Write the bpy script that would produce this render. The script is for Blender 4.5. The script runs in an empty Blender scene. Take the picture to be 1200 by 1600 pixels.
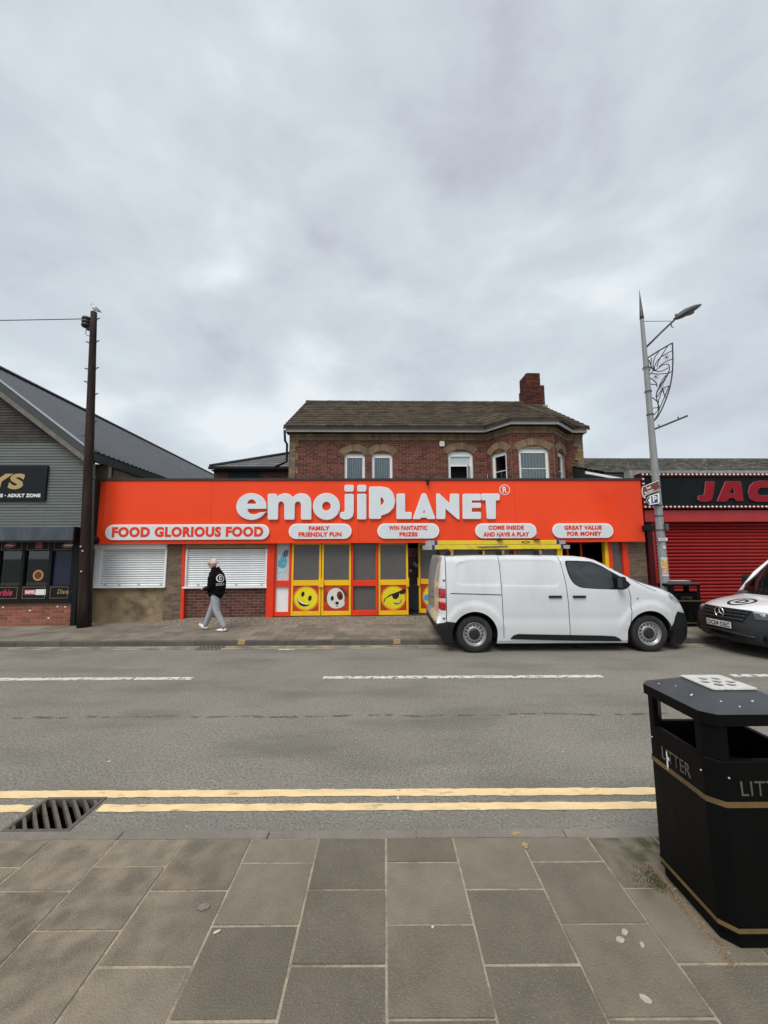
import bpy, bmesh, math, random
from mathutils import Vector, Matrix
from mathutils.geometry import delaunay_2d_cdt
random.seed(7)
R = math.radians
scene = bpy.context.scene
COL = scene.collection
# ------------------------------------------------------------------ camera
CAM = Vector((0, 0, 1.81))
RC = Matrix.Rotation(R(90 + 6.47), 3, 'X') @ Matrix.Rotation(R(-0.3), 3, 'Z')
cd = bpy.data.cameras.new('camera'); cam = bpy.data.objects.new('camera', cd); COL.objects.link(cam)
cam.matrix_world = Matrix.Translation(CAM) @ RC.to_4x4()
cd.sensor_fit = 'AUTO'; cd.sensor_width = 36; cd.lens = 13.5; cd.clip_start = 0.05; cd.clip_end = 2000
scene.camera = cam
# ------------------------------------------------------------------ sky, sun, exposure
SUN_EL, SUN_AZ = R(54), R(205)      # light from behind the camera, a little from the left
w = bpy.data.worlds.new('World'); scene.world = w; w.use_nodes = True
nt = w.node_tree; nt.nodes.clear()
def N(t, **k):
    n = nt.nodes.new(t)
    for a, b in k.items(): setattr(n, a, b)
    return n
sky = N('ShaderNodeTexSky', sky_type='NISHITA', sun_disc=False, sun_elevation=SUN_EL, sun_rotation=SUN_AZ)
tc = N('ShaderNodeTexCoord'); mp = N('ShaderNodeMapping'); mp.inputs['Scale'].default_value = (1.0, 1.0, 1.7)
nt.links.new(tc.outputs['Generated'], mp.inputs[0])
n1 = N('ShaderNodeTexNoise'); n1.inputs['Scale'].default_value = 1.9; n1.inputs['Detail'].default_value = 7; n1.inputs['Roughness'].default_value = .5; n1.inputs['Distortion'].default_value = .35
n2 = N('ShaderNodeTexNoise'); n2.inputs['Scale'].default_value = 4.6; n2.inputs['Detail'].default_value = 5; n2.inputs['Distortion'].default_value = .3
nt.links.new(mp.outputs[0], n1.inputs['Vector']); nt.links.new(mp.outputs[0], n2.inputs['Vector'])
mx = N('ShaderNodeMix', data_type='FLOAT'); mx.inputs[0].default_value = .36
nt.links.new(n1.outputs['Fac'], mx.inputs[2]); nt.links.new(n2.outputs['Fac'], mx.inputs[3])
cr = N('ShaderNodeValToRGB'); e = cr.color_ramp.elements
e[0].position = .36; e[0].color = (.455, .47, .54, 1)
e[1].position = .63; e[1].color = (.78, .83, .865, 1)
k = e.new(.47); k.color = (.57, .615, .665, 1)
k = e.new(.55); k.color = (.635, .70, .735, 1)
nt.links.new(mx.outputs[0], cr.inputs[0])
b1 = N('ShaderNodeBackground'); b1.inputs['Strength'].default_value = .10
b2 = N('ShaderNodeBackground'); b2.inputs['Strength'].default_value = .66
nt.links.new(sky.outputs[0], b1.inputs[0]); nt.links.new(cr.outputs[0], b2.inputs[0])
ms = N('ShaderNodeMixShader'); ms.inputs[0].default_value = .94
nt.links.new(b1.outputs[0], ms.inputs[1]); nt.links.new(b2.outputs[0], ms.inputs[2])
wo = N('ShaderNodeOutputWorld'); nt.links.new(ms.outputs[0], wo.inputs[0])
sd = bpy.data.lights.new('sun', 'SUN'); sd.energy = 1.5; sd.angle = R(35); sd.color = (1, .965, .92)
so = bpy.data.objects.new('sun', sd); COL.objects.link(so)
sdir = Vector((math.sin(SUN_AZ) * math.cos(SUN_EL), math.cos(SUN_AZ) * math.cos(SUN_EL), math.sin(SUN_EL)))
so.rotation_euler = (-sdir).to_track_quat('-Z', 'Y').to_euler(); so.location = sdir * 60
vs = scene.view_settings; vs.view_transform = 'Standard'; vs.look = 'None'; vs.exposure = 0.72; vs.gamma = 1; vs.use_curve_mapping = False
# ------------------------------------------------------------------ pixel helpers (photo pixels, 1200 x 1600)
def ray(px, py): return RC @ Vector(((px - 600) / 600, -(py - 800) / 600, -1))
def at_z(px, py, z):
    d = ray(px, py); return CAM + d * ((z - CAM.z) / d.z)
def at_y(px, py, y):
    d = ray(px, py); return CAM + d * (y / d.y)
def local(px, py, M, y):
    Mi = M.inverted(); o = Mi @ CAM; d = Mi.to_3x3() @ ray(px, py); p = o + d * ((y - o.y) / d.y)
    return (p.x, p.z)
BM = Matrix.Translation((0, 10.2, 0)) @ Matrix.Rotation(R(1.4), 4, 'Z')     # frame of the shop row
def B(px, py, ly=0.0): return local(px, py, BM, ly)
# ------------------------------------------------------------------ object helpers
def tag(o, label=None, cat=None, group=None, kind=None):
    if label: o['label'] = label
    if cat: o['category'] = cat
    if group: o['group'] = group
    if kind: o['kind'] = kind
    return o
def thing(name, label, cat, M=None, group=None):
    o = bpy.data.objects.new(name, None); COL.objects.link(o); o.empty_display_size = .2
    if M is not None: o.matrix_world = M
    return tag(o, label, cat, group)
def link(name, me, parent=None, loc=None, scale=None, rot=None):
    o = bpy.data.objects.new(name, me); COL.objects.link(o)
    if parent: o.parent = parent
    if loc is not None: o.location = loc
    if scale is not None: o.scale = scale
    if rot is not None: o.rotation_euler = rot
    return o
class MB:
    def __init__(s): s.v = []; s.f = []; s.sm = []
    def add(s, vs, fs, smooth=False):
        o = len(s.v); s.v += [tuple(v) for v in vs]
        for f in fs: s.f.append([i + o for i in f]); s.sm.append(smooth)
        return s
    def box(s, x0, x1, y0, y1, z0, z1):
        return s.add([(x, y, z) for x in (x0, x1) for y in (y0, y1) for z in (z0, z1)],
                     [(0, 1, 3, 2), (4, 6, 7, 5), (0, 4, 5, 1), (2, 3, 7, 6), (0, 2, 6, 4), (1, 5, 7, 3)])
    def hexa(s, P):      # 8 points: bottom ring of 4, top ring of 4
        return s.add(P, [(3, 2, 1, 0), (4, 5, 6, 7), (0, 1, 5, 4), (1, 2, 6, 5), (2, 3, 7, 6), (3, 0, 4, 7)])
    def prism(s, poly, y0, y1, axis='y'):    # polygon in (x,z) extruded along y (or in (y,z) along x, or (x,y) along z)
        n = len(poly)
        mk = {'y': lambda a, b, c: (a, c, b), 'x': lambda a, b, c: (c, a, b), 'z': lambda a, b, c: (a, b, c)}[axis]
        vs = [mk(a, b, y0) for a, b in poly] + [mk(a, b, y1) for a, b in poly]
        return s.add(vs, [tuple(range(n)), tuple(range(2 * n - 1, n - 1, -1))] + [(i, i + n, (i + 1) % n + n, (i + 1) % n) for i in range(n)])
    def tube(s, pts, r, n=8, cap=True, smooth=True):
        pts = [Vector(p) for p in pts]; m = len(pts); rs = r if isinstance(r, (list, tuple)) else [r] * m
        ring = []; prev = None
        for i, p in enumerate(pts):
            t = (pts[min(i + 1, m - 1)] - pts[max(i - 1, 0)]).normalized()
            if prev is None:
                a = Vector((0, 0, 1)) if abs(t.z) < .9 else Vector((1, 0, 0)); u = t.cross(a).normalized()
            else: u = (prev - t * prev.dot(t)).normalized()
            prev = u; v = t.cross(u)
            ring.append([p + (u * math.cos(2 * math.pi * k / n) + v * math.sin(2 * math.pi * k / n)) * rs[i] for k in range(n)])
        vs = [q for rg in ring for q in rg]
        fs = [(i * n + k, i * n + (k + 1) % n, (i + 1) * n + (k + 1) % n, (i + 1) * n + k) for i in range(m - 1) for k in range(n)]
        s.add(vs, fs, smooth)
        if cap: s.add(ring[0], [tuple(range(n - 1, -1, -1))]); s.add(ring[-1], [tuple(range(n))])
        return s
    def lathe(s, prof, c=(0, 0, 0), axis='y', n=32, smooth=True, a0=0, a1=2 * math.pi):   # prof: (r, h) along axis
        full = abs(a1 - a0 - 2 * math.pi) < 1e-6; cnt = n if full else n + 1
        vs = []
        for r, h in prof:
            for k in range(cnt):
                a = a0 + (a1 - a0) * k / n; x, y = r * math.cos(a), r * math.sin(a)
                p = {'y': (x, h, y), 'z': (x, y, h), 'x': (h, x, y)}[axis]
                vs.append((p[0] + c[0], p[1] + c[1], p[2] + c[2]))
        fs = []
        for i in range(len(prof) - 1):
            for k in range(n):
                k2 = (k + 1) % cnt
                fs.append((i * cnt + k, i * cnt + k2, (i + 1) * cnt + k2, (i + 1) * cnt + k))
        return s.add(vs, fs, smooth)
    def ball(s, c, r, n=10, m=6, sc=(1, 1, 1)):
        vs = []; fs = []
        for i in range(m + 1):
            th = math.pi * i / m
            for k in range(n):
                ph = 2 * math.pi * k / n
                vs.append((c[0] + r * sc[0] * math.sin(th) * math.cos(ph), c[1] + r * sc[1] * math.sin(th) * math.sin(ph), c[2] + r * sc[2] * math.cos(th)))
        for i in range(m):
            for k in range(n): fs.append((i * n + k, (i + 1) * n + k, (i + 1) * n + (k + 1) % n, i * n + (k + 1) % n))
        return s.add(vs, fs, True)
    def disc(s, c, rx, rz, y, n=28, a=0):
        pts = [(c[0] + rx * math.cos(t) * math.cos(a) - rz * math.sin(t) * math.sin(a), y, c[1] + rx * math.cos(t) * math.sin(a) + rz * math.sin(t) * math.cos(a)) for t in [2 * math.pi * k / n for k in range(n)]]
        return s.add(pts, [tuple(range(n))])
    def mesh(s, name, mat=None, fix=True):
        me = bpy.data.meshes.new(name); me.from_pydata(s.v, [], s.f)
        me.polygons.foreach_set('use_smooth', s.sm)
        if fix:
            bm = bmesh.new(); bm.from_mesh(me); bmesh.ops.remove_doubles(bm, verts=bm.verts, dist=1e-6)
            bmesh.ops.recalc_face_normals(bm, faces=bm.faces); bm.to_mesh(me); bm.free()
        if mat: me.materials.append(mat)
        me.update(); return me
    def build(s, name, mat, parent=None, **k):
        fix = k.pop('fix', True)
        return link(name, s.mesh(name, mat, fix), parent, **k)
def bevel(o, wd=.01, seg=2, ang=30):
    m = o.modifiers.new('bevel', 'BEVEL'); m.width = wd; m.segments = seg; m.limit_method = 'ANGLE'; m.angle_limit = R(ang); return o
def sub_boxes(x0, x1, z0, z1, holes):      # rectangle minus rectangles, as cells
    xs = sorted({x0, x1, *[min(max(h[k], x0), x1) for h in holes for k in (0, 1)]}); zs = sorted({z0, z1, *[min(max(h[k], z0), z1) for h in holes for k in (2, 3)]})
    out = []
    for a, b in zip(xs, xs[1:]):
        for c, d in zip(zs, zs[1:]):
            mx_, mz = (a + b) / 2, (c + d) / 2
            if not any(h[0] < mx_ < h[1] and h[2] < mz < h[3] for h in holes): out.append((a, b, c, d))
    return out
# ------------------------------------------------------------------ materials
def pmat(name, col, rough=.6, var=.12, scale=6, bump=0, bscale=60, metal=0, spec=.5, island=0, objr=0, dirt=None, dscale=1.5, dlo=.5, dhi=.65, speck=None, sscale=90, sthr=.68, coat=0, coords='Object', stretch=None, detail=6):
    m = bpy.data.materials.new(name); m.use_nodes = True; t = m.node_tree; n = t.nodes; L = t.links
    p = n['Principled BSDF']; p.inputs['Roughness'].default_value = rough; p.inputs['Metallic'].default_value = metal
    p.inputs['Specular IOR Level'].default_value = spec; p.inputs['Coat Weight'].default_value = coat; p.inputs['Coat Roughness'].default_value = .05
    if coords == 'World':
        g = n.new('ShaderNodeNewGeometry'); vec = g.outputs['Position']
    else:
        g = n.new('ShaderNodeTexCoord'); vec = g.outputs['Object']
    if stretch:
        q = n.new('ShaderNodeMapping'); q.inputs['Scale'].default_value = stretch; L.new(vec, q.inputs[0]); vec = q.outputs[0]
    def noise(sc, dt=detail, ro=.55):
        x = n.new('ShaderNodeTexNoise'); x.inputs['Scale'].default_value = sc; x.inputs['Detail'].default_value = dt; x.inputs['Roughness'].default_value = ro; L.new(vec, x.inputs['Vector']); return x.outputs['Fac']
    def rng(src, a, b, c, d):
        x = n.new('ShaderNodeMapRange'); x.inputs[1].default_value = a; x.inputs[2].default_value = b; x.inputs[3].default_value = c; x.inputs[4].default_value = d; L.new(src, x.inputs[0]); return x.outputs[0]
    def mixc(fac, a, b):
        x = n.new('ShaderNodeMix'); x.data_type = 'RGBA'; L.new(fac, x.inputs[0])
        for s, i in ((a, 6), (b, 7)):
            if hasattr(s, 'links'): L.new(s, x.inputs[i])
            else: x.inputs[i].default_value = (*s[:3], 1)
        return x.outputs[2]
    def val(colr, fac):
        x = n.new('ShaderNodeHueSaturation'); L.new(fac, x.inputs['Value'])
        if hasattr(colr, 'links'): L.new(colr, x.inputs['Color'])
        else: x.inputs['Color'].default_value = (*colr[:3], 1)
        return x.outputs[0]
    c = val(col, rng(noise(scale), .3, .7, 1 - var, 1 + var))
    if island:
        x = n.new('ShaderNodeNewGeometry'); c = val(c, rng(x.outputs['Random Per Island'], 0, 1, 1 - island, 1 + island * .7))
    if objr:
        x = n.new('ShaderNodeObjectInfo'); c = val(c, rng(x.outputs['Random'], 0, 1, 1 - objr, 1 + objr * .7))
    if dirt: c = mixc(rng(noise(dscale, 8, .62), dlo, dhi, 0, dirt[3] if len(dirt) > 3 else 1), c, dirt)
    if speck: c = mixc(rng(noise(sscale, 2, .5), sthr, sthr + .04, 0, speck[3] if len(speck) > 3 else 1), c, speck)
    L.new(c, p.inputs['Base Color'])
    if var > .05: L.new(rng(noise(scale * 2.3), .3, .7, max(.02, rough - .08), min(1, rough + .08)), p.inputs['Roughness'])
    if bump:
        x = n.new('ShaderNodeBump'); x.inputs['Strength'].default_value = min(1, bump); x.inputs['Distance'].default_value = .01
        L.new(noise(bscale, 4, .6), x.inputs['Height']); L.new(x.outputs[0], p.inputs['Normal'])
    return m
def glassmat(name, tint, alpha, rough=.02):     # thin pane: tinted see-through plus mirror reflection
    m = bpy.data.materials.new(name); m.use_nodes = True; t = m.node_tree; n = t.nodes; L = t.links; n.clear()
    tr = n.new('ShaderNodeBsdfTransparent'); tr.inputs[0].default_value = (*tint, 1)
    df = n.new('ShaderNodeBsdfDiffuse'); df.inputs[0].default_value = (.02, .024, .026, 1)
    gl = n.new('ShaderNodeBsdfGlossy'); gl.inputs['Roughness'].default_value = rough; gl.inputs[0].default_value = (.9, .95, .97, 1)
    a = n.new('ShaderNodeMixShader'); a.inputs[0].default_value = alpha; L.new(tr.outputs[0], a.inputs[1]); L.new(df.outputs[0], a.inputs[2])
    fr = n.new('ShaderNodeFresnel'); fr.inputs[0].default_value = 1.85
    b = n.new('ShaderNodeMixShader'); L.new(fr.outputs[0], b.inputs[0]); L.new(a.outputs[0], b.inputs[1]); L.new(gl.outputs[0], b.inputs[2])
    o = n.new('ShaderNodeOutputMaterial'); L.new(b.outputs[0], o.inputs[0]); return m
M = {}
def add(k, *a, **b): M[k] = pmat(k, *a, **b)
add('orange', (.86, .064, .013), .35, .05, .6, spec=.3, dirt=(.62, .035, .01, .35), dscale=.5)
add('orange_frame', (.76, .045, .012), .45, .1, 3, spec=.3, dirt=(.3, .03, .015, .5), dscale=3, dlo=.58, dhi=.8)
add('yellow_frame', (.88, .50, .012), .4, .06, 3, spec=.35, dirt=(.5, .28, .03, .5), dscale=4, dlo=.6, dhi=.8)
add('letter_white', (.66, .71, .74), .4, .05, 3, dirt=(.5, .52, .52, .5), dscale=6, dlo=.55, dhi=.75)
add('white_rim', (.82, .82, .80), .4, .03)
add('text_red', (.74, .045, .016), .6, .03, spec=.2)
add('coping', (.04, .043, .043), .6, .2, 4, spec=.2)
add('upvc', (.80, .81, .80), .35, .05, 4, dirt=(.5, .5, .47, .5), dscale=3, dlo=.56, dhi=.8)
add('shutter_white', (.74, .77, .78), .42, .06, 3, dirt=(.5, .5, .46, .5), dscale=2.2, dlo=.58, dhi=.85, objr=.04)
add('render_panel', (.25, .185, .105), .85, .25, 3, bump=.35, bscale=30, dirt=(.09, .07, .045, .9), dscale=1.7, dlo=.5, dhi=.66)
add('timber', (.33, .19, .09), .7, .2, 8)
add('brick_dark', (.115, .042, .030), .85, .3, 14, bump=.5, bscale=80, objr=.45, dirt=(.2, .16, .13, .5), dscale=9, dlo=.6, dhi=.8)
add('brick_brown', (.185, .125, .080), .88, .3, 12, bump=.5, bscale=80, objr=.35, dirt=(.07, .06, .05, .7), dscale=3, dlo=.5, dhi=.7)
add('brick_chimney', (.10, .032, .022), .9, .35, 9, bump=.5, bscale=50, island=.6, dirt=(.045, .03, .025, .8), dscale=2, spec=.2)
add('brick_red', (.138, .042, .027), .85, .25, 9, bump=.4, bscale=60, island=.5, dirt=(.10, .05, .04, .6), dscale=1.3, dlo=.5, dhi=.7)
add('brick_shop', (.27, .085, .048), .85, .25, 9, bump=.4, bscale=60, objr=.35, dirt=(.36, .2, .14, .5), dscale=3)
add('brick_buff', (.23, .16, .088), .88, .2, 9, bump=.4, bscale=60, island=.28, dirt=(.10, .08, .055, .6), dscale=2.2, dlo=.5, dhi=.75)
add('mortar', (.24, .195, .155), .95, .2, 12, bump=.4)
add('mortar_dark', (.34, .22, .17), .95, .2, 12, bump=.4)
add('tile', (.062, .047, .034), .9, .3, 5, bump=.6, bscale=40, island=.45, spec=.2, dirt=(.085, .070, .032, .6), dscale=1.3, dlo=.48, dhi=.68)
add('slate', (.12, .115, .125), .7, .2, 5, island=.25, bump=.3, bscale=40)
add('mossy', (.10, .095, .085), .92, .3, 6, bump=.8, bscale=25, island=.3, dirt=(.26, .26, .23, .8), dscale=5, dlo=.55, dhi=.66)
add('black_gutter', (.009, .009, .01), .5, .1, spec=.2)
add('soffit', (.42, .42, .42), .5, .15, 3, dirt=(.2, .19, .17, .6), dscale=3)
add('lead', (.28, .28, .28), .7, .3, 8)
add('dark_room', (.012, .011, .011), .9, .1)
add('board_dark', (.028, .032, .036), .6, .15, spec=.2)
M['glass'] = glassmat('window_glass', (.88, .92, .93), .05)
M['van_glass'] = glassmat('van_glass', (.90, .93, .92), .02)
add('film_pane', (.105, .10, .097), .22, .06, 2, spec=.45, dirt=(.14, .135, .13, .5), dscale=1.4)
add('blind', (.72, .76, .78), .7, .1)
def overlay(m, colr, build):      # mixes a further colour layer over a material; build(nodes, links, position) returns the factor socket
    t = m.node_tree; n = t.nodes; L = t.links; p = n['Principled BSDF']
    src = p.inputs['Base Color'].links[0].from_socket
    g = n.new('ShaderNodeNewGeometry'); f = build(n, L, g.outputs['Position'])
    x = n.new('ShaderNodeMix'); x.data_type = 'RGBA'; x.inputs[7].default_value = (*colr, 1)
    L.new(f, x.inputs[0]); L.new(src, x.inputs[6]); L.new(x.outputs[2], p.inputs['Base Color'])
def math_(n, L, op, a, b=None, c=None, clamp=False):
    x = n.new('ShaderNodeMath'); x.operation = op; x.use_clamp = clamp
    for i, s in enumerate((a, b, c)):
        if s is None: continue
        if hasattr(s, 'links'): L.new(s, x.inputs[i])
        else: x.inputs[i].default_value = s
    return x.outputs[0]
def noise_(n, L, vec, sc, dt=4, stretch=None):
    if stretch:
        q = n.new('ShaderNodeMapping'); q.inputs['Scale'].default_value = stretch; L.new(vec, q.inputs[0]); vec = q.outputs[0]
    x = n.new('ShaderNodeTexNoise'); x.inputs['Scale'].default_value = sc; x.inputs['Detail'].default_value = dt; L.new(vec, x.inputs['Vector']); return x.outputs['Fac']
def ramp_(n, L, s, a, b, hi=1.0):
    x = n.new('ShaderNodeMapRange'); x.inputs[1].default_value = a; x.inputs[2].default_value = b; x.inputs[3].default_value = 0; x.inputs[4].default_value = hi; L.new(s, x.inputs[0]); return x.outputs[0]
def axis_(n, L, pos, k):
    x = n.new('ShaderNodeSeparateXYZ'); L.new(pos, x.inputs[0]); return x.outputs[k]
add('asphalt', (.225, .208, .174), .88, .14, .8, bump=.9, bscale=75, coords='World', speck=(.36, .345, .31, .75), sscale=62, sthr=.58, spec=.3)
overlay(M['asphalt'], (.07, .068, .063), lambda n, L, p: ramp_(n, L, noise_(n, L, p, 52, 3), .54, .64, .65))
overlay(M['asphalt'], (.20, .19, .175), lambda n, L, p: math_(n, L, 'MULTIPLY', ramp_(n, L, noise_(n, L, p, 45, 4), .45, .6, .9), ramp_(n, L, axis_(n, L, p, 1), 3.1, 2.75)))
overlay(M['asphalt'], (.028, .027, .026), lambda n, L, p: math_(n, L, 'MULTIPLY',
    ramp_(n, L, math_(n, L, 'ABSOLUTE', math_(n, L, 'ADD', math_(n, L, 'SUBTRACT', axis_(n, L, p, 1), 4.72), math_(n, L, 'MULTIPLY', noise_(n, L, p, 2.5, 5), .22))), .035, .006),
    ramp_(n, L, noise_(n, L, p, 5, 4), .46, .53, .7)))
overlay(M['asphalt'], (.12, .112, .098), lambda n, L, p: ramp_(n, L, noise_(n, L, p, 1.1, 7, (.5, 1.6, 1)), .5, .7, .55))
overlay(M['asphalt'], (.26, .245, .215), lambda n, L, p: ramp_(n, L, noise_(n, L, p, .55, 5, (.25, 1.4, 1)), .52, .7, .4))
add('slab', (.188, .162, .122), .9, .16, 5, bump=.8, bscale=120, coords='World', objr=.24, speck=(.27, .235, .18, .45), sscale=210, sthr=.56, spec=.25, dirt=(.135, .114, .086, .6), dscale=3.5, dlo=.5, dhi=.75)
overlay(M['slab'], (.34, .28, .205), lambda n, L, p: math_(n, L, 'MULTIPLY', ramp_(n, L, noise_(n, L, p, 8.5, 10), .40, .66, .6), ramp_(n, L, math_(n, L, 'ADD', axis_(n, L, p, 0), math_(n, L, 'MULTIPLY', noise_(n, L, p, 2, 3), .5)), -.35, -1.0)))
overlay(M['slab'], (.055, .06, .028), lambda n, L, p: math_(n, L, 'MULTIPLY', ramp_(n, L, noise_(n, L, p, 9, 6), .42, .62, .85), math_(n, L, 'MULTIPLY', ramp_(n, L, axis_(n, L, p, 0), 1.15, 1.45), ramp_(n, L, axis_(n, L, p, 1), 2.0, 2.2))))
add('slab_far', (.215, .188, .150), .9, .15, 3, bump=.3, bscale=60, coords='World', objr=.22, spec=.25, dirt=(.10, .09, .075, .5), dscale=1.6)
add('joint_sand', (.37, .31, .22), .95, .2, 20, bump=.8, bscale=90, coords='World', dirt=(.16, .14, .10, .8), dscale=8)
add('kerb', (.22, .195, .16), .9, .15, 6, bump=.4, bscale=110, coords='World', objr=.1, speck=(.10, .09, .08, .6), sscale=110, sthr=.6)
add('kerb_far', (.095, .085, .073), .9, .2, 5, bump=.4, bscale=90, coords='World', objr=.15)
add('yellow_paint', (.80, .60, .32), .8, .12, 12, bump=.5, bscale=80, coords='World', dirt=(.2, .17, .12, .8), dscale=14, dlo=.58, dhi=.72, stretch=(.4, 1, 1))
add('yellow_faded', (.40, .33, .20), .85, .2, 8, coords='World', dirt=(.13, .125, .115, 1), dscale=3, dlo=.42, dhi=.6)
add('white_paint', (.62, .60, .55), .8, .12, 12, coords='World', dirt=(.14, .135, .125, 1), dscale=11, dlo=.52, dhi=.62)
add('pebble', (.23, .185, .135), .85, .2, 9, island=.45)
add('apron_bed', (.20, .175, .14), .95, .25, 12, bump=.8, bscale=60, coords='World')
add('iron', (.105, .09, .075), .7, .3, 12, bump=.3, bscale=60, dirt=(.16, .09, .05, .5), dscale=6)
add('pit', (.01, .01, .009), .9)
add('earth', (.10, .10, .095), .95, .2, 1, coords='World')
add('dried_spot', (.42, .39, .33), .8, .2, 30)
add('yellow_mark', (.46, .29, .10), .8, .2, 20, dirt=(.2, .17, .12, 1), dscale=40, dlo=.45, dhi=.6)
# ================================================================== GROUND, ROAD, PAVEMENTS
NK, FK = 2.62, 8.07            # road edges at the near and the far kerb
GX0, GX1, GY0, GY1 = -2.555, -2.105, 2.765, 3.13
def sheet(name, x0, x1, y0, y1, z, mat, holes=()):
    mb = MB()
    for a, b, c, d in sub_boxes(x0, x1, y0, y1, list(holes)): mb.add([(a, c, z), (b, c, z), (b, d, z), (a, d, z)], [(0, 1, 2, 3)])
    return mb.build(name, mat)
tag(sheet('ground', -400, 400, -400, 400, -.05, M['earth'], [(GX0, GX1, GY0, GY1)]), kind='structure')
tag(sheet('road', -60, 60, NK, FK, 0, M['asphalt'], [(GX0, GX1, GY0, GY1)]), kind='structure')
def marking(name, x0, x1, y0, y1, mat, label, z=.004, rag=.006):
    mb = MB(); n = max(2, int((x1 - x0) / .06)); top = []; bot = []
    for i in range(n + 1):
        x = x0 + (x1 - x0) * i / n
        top.append((x, y1 + random.uniform(-rag, rag), z)); bot.append((x, y0 + random.uniform(-rag, rag), z))
    mb.add(bot + top, [(i, i + 1, n + 2 + i, n + 1 + i) for i in range(n)])
    o = mb.build(name, mat); return tag(o, label, 'road marking')
def dz(py, px=600, z=0): return at_z(px, py, z).y
ya, yb = dz(1244.5), dz(1233.5); yc, yd = dz(1267, 600), dz(1255.5, 600)
marking('yellow_line', -14, 14, ya, yb, M['yellow_paint'], 'pale yellow line along the near kerb, the one farther from the kerb')
marking('yellow_line', -14, GX0 - .02, yc, yd, M['yellow_paint'], 'short inner yellow line left of the drain grate by the near kerb')
marking('yellow_line', GX1 + .03, 14, yc, yd, M['yellow_paint'], 'pale inner yellow line right of the drain grate, closest to the near kerb')
wy = (dz(1060.5), dz(1056.8))
for a, b, lab in ((-6, 303, 'worn white centre dash left of the street, ending below the walking man'), (505, 945, 'worn white centre dash in the middle of the road before the white van'), (1152, 1330, 'white centre dash at the right edge behind the near litter bin')):
    marking('centre_dash', at_z(a, 1059, 0).x, at_z(b, 1059, 0).x, wy[0] - .005, wy[1] + .005, M['white_paint'], lab, rag=.008)
marking('yellow_line', -14, 14, FK - .30, FK - .22, M['yellow_faded'], 'faded yellow line at the far kerb, the one nearer the road centre')
marking('yellow_line', -14, 14, FK - .15, FK - .07, M['yellow_faded'], 'faded yellow line hugging the far kerb')
marking('skid_mark', *[at_z(x, 1013, 0).x for x in (438, 462)], dz(1015), dz(1013), M['white_paint'], 'short pale scrape on the road below the smiley doors')
# drain grates
def grate(cx, cy, wx, wy_, z, label):
    t = thing('drain_grate', label, 'drain grate', Matrix.Translation((cx, cy, z)), 'iron drain grates')
    mb = MB(); x, y = wx / 2, wy_ / 2
    for a in ((-x, x, -y, -y + .025), (-x, x, y - .025, y), (-x, -x + .025, -y + .025, y - .025), (x - .025, x, -y + .025, y - .025)): mb.box(a[0], a[1], a[2], a[3], -.05, .006)
    mb.build('frame', M['iron'], t)
    def clip(poly, f):
        out = []
        for i, p in enumerate(poly):
            q = poly[(i + 1) % len(poly)]; a, b = f(p), f(q)
            if a >= 0: out.append(p)
            if a * b < 0: s = a / (a - b); out.append((p[0] + (q[0] - p[0]) * s, p[1] + (q[1] - p[1]) * s))
        return out
    xi, yi = x - .026, y - .026; k = -x - y
    while k < x + y:
        P = [(k - 2, 2), (k - 2 + .026, 2), (k + 2 + .026, -2), (k + 2, -2)]
        for f in (lambda p: p[0] + xi, lambda p: xi - p[0], lambda p: p[1] + yi, lambda p: yi - p[1]): P = clip(P, f) if P else P
        if len(P) > 2: MB().prism(P, -.05, .002, 'z').build('bar', M['iron'], t)
        k += .078
    mb = MB().add([(a, b, c) for c in (-.055, -.5) for a, b in ((-x, -y), (x, -y), (x, y), (-x, y))], [(0, 1, 5, 4), (1, 2, 6, 5), (2, 3, 7, 6), (3, 0, 4, 7), (4, 5, 6, 7)])
    mb.build('pit', M['pit'], t, fix=False); return t
grate((GX0 + GX1) / 2, (GY0 + GY1) / 2, GX1 - GX0, GY1 - GY0, 0, 'rusty iron drain grate with slanting bars at the near kerb')
p = at_z(334, 1010, 0)
g2 = thing('drain_grate', 'dark iron drain grate at the far kerb below the walking man', 'drain grate', Matrix.Translation((p.x, FK - .19, .006)), 'iron drain grates')
mb = MB(); mb.box(-.24, .24, -.16, -.135, -.005, .006); mb.box(-.24, .24, .135, .16, -.005, .006); mb.box(-.24, -.215, -.135, .135, -.005, .006); mb.box(.215, .24, -.135, .135, -.005, .006); mb.build('frame', M['iron'], g2)
for i in range(5): MB().box(-.17 + .075 * i, -.14 + .075 * i, -.134, .134, -.004, .005).build('bar', M['iron'], g2)
MB().add([(-.214, -.134, -.0035), (.214, -.134, -.0035), (.214, .134, -.0035), (-.214, .134, -.0035)], [(0, 1, 2, 3)]).build('pit', M['pit'], g2)
# kerbs
def kerb_run(name, y0, y1, z, xs, step, mat, off=0):
    o = tag(MB().box(-60, 60, y0 + .02, y1 - .02, -.05, z - .012).build(name, M['joint_sand']), kind='structure')
    x = xs[0] + off; me = MB().box(-.5, .5, -.5, .5, -.5, .5).mesh('kerb_stone', mat)
    while x < xs[1]:
        b = link('kerb_stone', me, o, (x + step / 2, (y0 + y1) / 2, z / 2 - .03 + random.uniform(-.002, .002)), (step - .008, y1 - y0, z + .06)); bevel(b, .014, 2); x += step
    return o
PZ = .10
kerb_run('near_kerb', NK - .07, NK, PZ, (-7, 7), .915, M['kerb'], -.13)
kerb_run('far_kerb', FK, FK + .125, .09, (-13, 13), .915, M['kerb_far'])
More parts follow.
